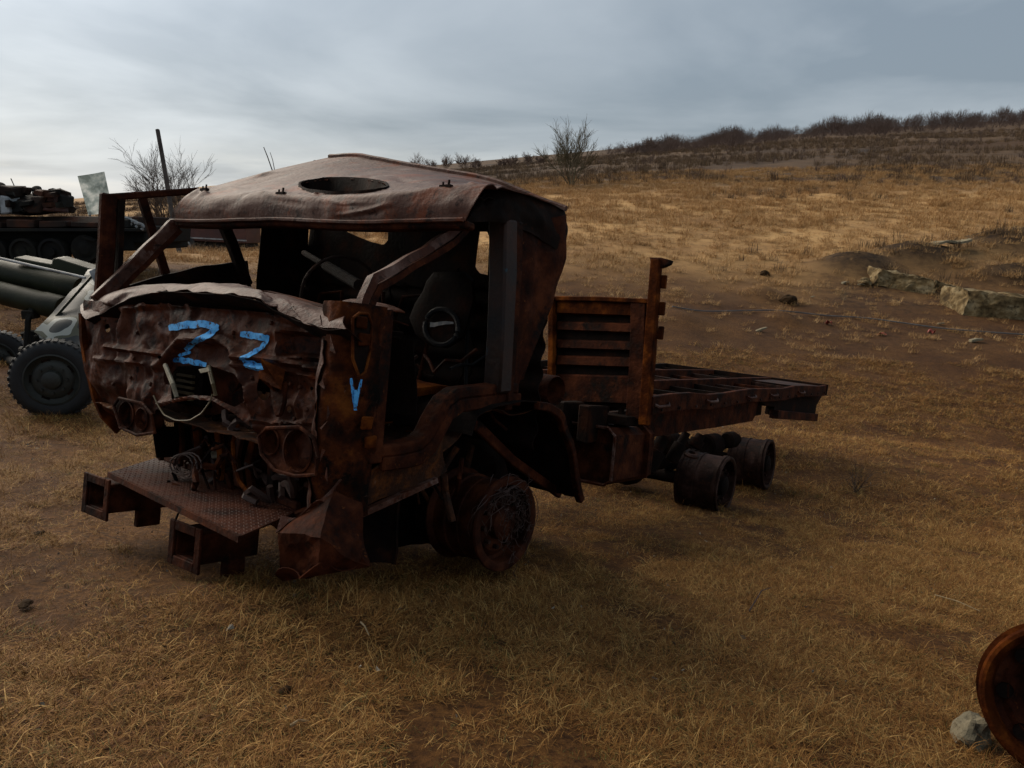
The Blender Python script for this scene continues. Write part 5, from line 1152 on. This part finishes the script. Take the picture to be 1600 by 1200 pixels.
rock(at_ground(1232, 475)[0], .24, 14, 'dark_clod', 'earth', 'rounded dark earth lump on the bare dirt near the berm', 'clod')
# cable on the ground
cp = [at_ground(u, v, .05)[0] for u, v in ((1050, 488), (1100, 490), (1170, 488), (1220, 492), (1290, 496), (1350, 500), (1400, 506), (1470, 516), (1540, 522), (1620, 527))]
o = build(MB().tube([crl(cp, i/60) for i in range(61)], .018, 6), 'ground_cable', 'cable', origin=cp[0], smooth=True); tag(o, 'thin grey cable lying across the bare dirt', 'cable')
for i, (u, v, l, m_, lab) in enumerate(((1190, 518, .30, 'stone', 'pale broken stick-like stone lying on the dirt'), (1321, 446, .28, 'stone', 'white fragment beside the rubble by the berm'), (1345, 449, .2, 'stone', 'smaller white fragment next to the loose rubble lump'), (1470, 508, .2, 'straw', 'pale flat scrap lying just above the grey cable'), (1270, 466, .16, 'stone', 'small pale chip on the dirt by the dark lump'), (1525, 535, .35, 'stone', 'grey flat stone lying just below the cable'))):
    g, d_ = at_ground(u, v); a = random.uniform(-.6, .8); e1 = V((math.cos(a), .6*math.sin(a), .25*(i == 0)+.1)).normalized()*l/2
    o = build(MB().sweep([g-e1+V((0, 0, .05)), g+V((0, 0, .06)), g+e1+V((0, 0, .05))], l*.4, l*.22, taper=.6).crumple(.03, 9), 'stone_fragment', m_, origin=g, bevel=.01); tag(o, lab, 'fragment')
for i, (u, v, lab) in enumerate(((1295, 507, 'crumpled red scrap lying close to the grey cable'), (1378, 524, 'crumpled red scrap on the dirt below the cable'), (1455, 521, 'faded red scrap half under dry grass beside the cable'))):
    g, d_ = at_ground(u, v); o = build(MB().grid(lambda s, t: g+V(((s-.5)*.16, (t-.5)*.12, .05+.05*math.sin(s*5+i)*math.cos(t*4))), 8, 8).crumple(.05, 9, i), 'red_scrap', 'red', origin=g, solid=.006); tag(o, lab, 'scrap')

# foreground: rusty rim, stone, bits
g = c2w((1672-800)/F*2.55, (1102-600)/F*2.55, 2.55)
axw = (AX_R*-.46+AX_U*.16-AX_F*.88).normalized()
gr_, _ = at_ground(1600, 1195)
rr = empty('rusty_wheel_rim', gr_, 'single orange rusty wheel rim standing upright beside a pale stone', 'wheel')
r = .262; c = g
def rp(mb, n_, m_, par=None, **k): return build(mb, n_, m_, par or rr, origin=gr_, smooth=True, **k)
ri = rp(MB().lathe(c, axw, [(-.16, r-.03), (-.15, r), (-.13, r+.004), (-.12, r-.02), (-.04, r-.025), (-.03, r-.005), (-.012, r+.006), (.0, r), (.004, r-.012), (-.012, r-.03), (-.05, r-.045), (-.15, r-.05), (-.16, r-.03)], 56), 'rim_barrel', 'orange')
rp(MB().lathe(c, axw, [(-.055, r-.04), (-.06, r*.74), (-.045, r*.66), (-.09, r*.52), (-.10, r*.42), (-.10, r*.24), (-.12, r*.24)], 48), 'rim_disc', 'rust', ri)
a = axw.orthogonal().normalized(); b = axw.cross(a)
for i in range(8):
    t = 2*math.pi*i/8; p = c+(a*math.cos(t)+b*math.sin(t))*r*.70-axw*.048; rp(MB().lathe(p, axw, [(0, 0), (.0, .024), (.006, .028)], 16), 'disc_hole_shade', 'char', ri)  # black discs on the rim stand for shaded holes
    t += .3; p = c+(a*math.cos(t)+b*math.sin(t))*r*.34-axw*.10; rp(MB().tube([p, p+axw*.03], .013, 6), 'wheel_stud', 'rust', ri)
g, _ = at_ground(1515, 1158); rock(g, .078, 6, 'pale_stone', 'stone', 'pale angular stone leaning against the orange rim', 'stone', sq=(1, .8, .95))
g, _ = at_ground(446, 1086); rock(g, .022, 3, 'dark_clod', 'earth', 'small black clod lying alone on the open grass', 'clod')
for u, v in ((40, 950), (165, 935), (60, 835), (700, 985), (780, 1010), (530, 1135)):
    g, _ = at_ground(u, v); rock(g, random.uniform(.018, .032), u, 'soil_clod', 'earth', 'flat dark soil clod poking through the dry grass', 'clod', 'soil clods in the foreground grass', sq=(1.4, 1, .4))
for i, (u0, v0, u1, v1, lab) in enumerate(((455, 1146, 482, 1140, 'pale split stick lying near the black clod'), (565, 1005, 578, 1022, 'short pale straw piece lying in the grass'), (1170, 962, 1205, 925, 'dark bent twig curving out of the grass'), (1460, 935, 1530, 962, 'long thin pale stalk lying on the grass'))):
    A_, B_ = at_ground(u0, v0, .025)[0], at_ground(u1, v1, .03)[0]; o = build(MB().tube([A_, A_.lerp(B_, .5)+V((0, 0, .012 if i != 2 else .05)), B_], .004 if i else .006, 6, taper=.6), 'dry_stick', 'straw' if i != 2 else 'wire', origin=A_); tag(o, lab, 'stick')
# dry weed by the rear wheels
for i, (u, v, h, lab) in enumerate(((1335, 770, .34, 'small brown dry weed standing right of the rear rims'), (1010, 560, .3, 'thin brown weed behind the headboard post'), (1318, 470, .45, 'fan-shaped pale dry weed in front of the berm'))):
    g, d_ = at_ground(u, v); rt = empty('dry_weed', g, lab, 'weed'); mb = MB(); rn = random.Random(i)
    for k in range(9): branchy(mb, V((0, 0, -.02)), V((rn.gauss(0, .45), rn.gauss(0, .45), 1)).normalized(), h*.6, .004, 2, .4, .3, rn, 2, 3, .002)
    build(mb, 'stems', 'straw' if i == 2 else 'bark', rt)
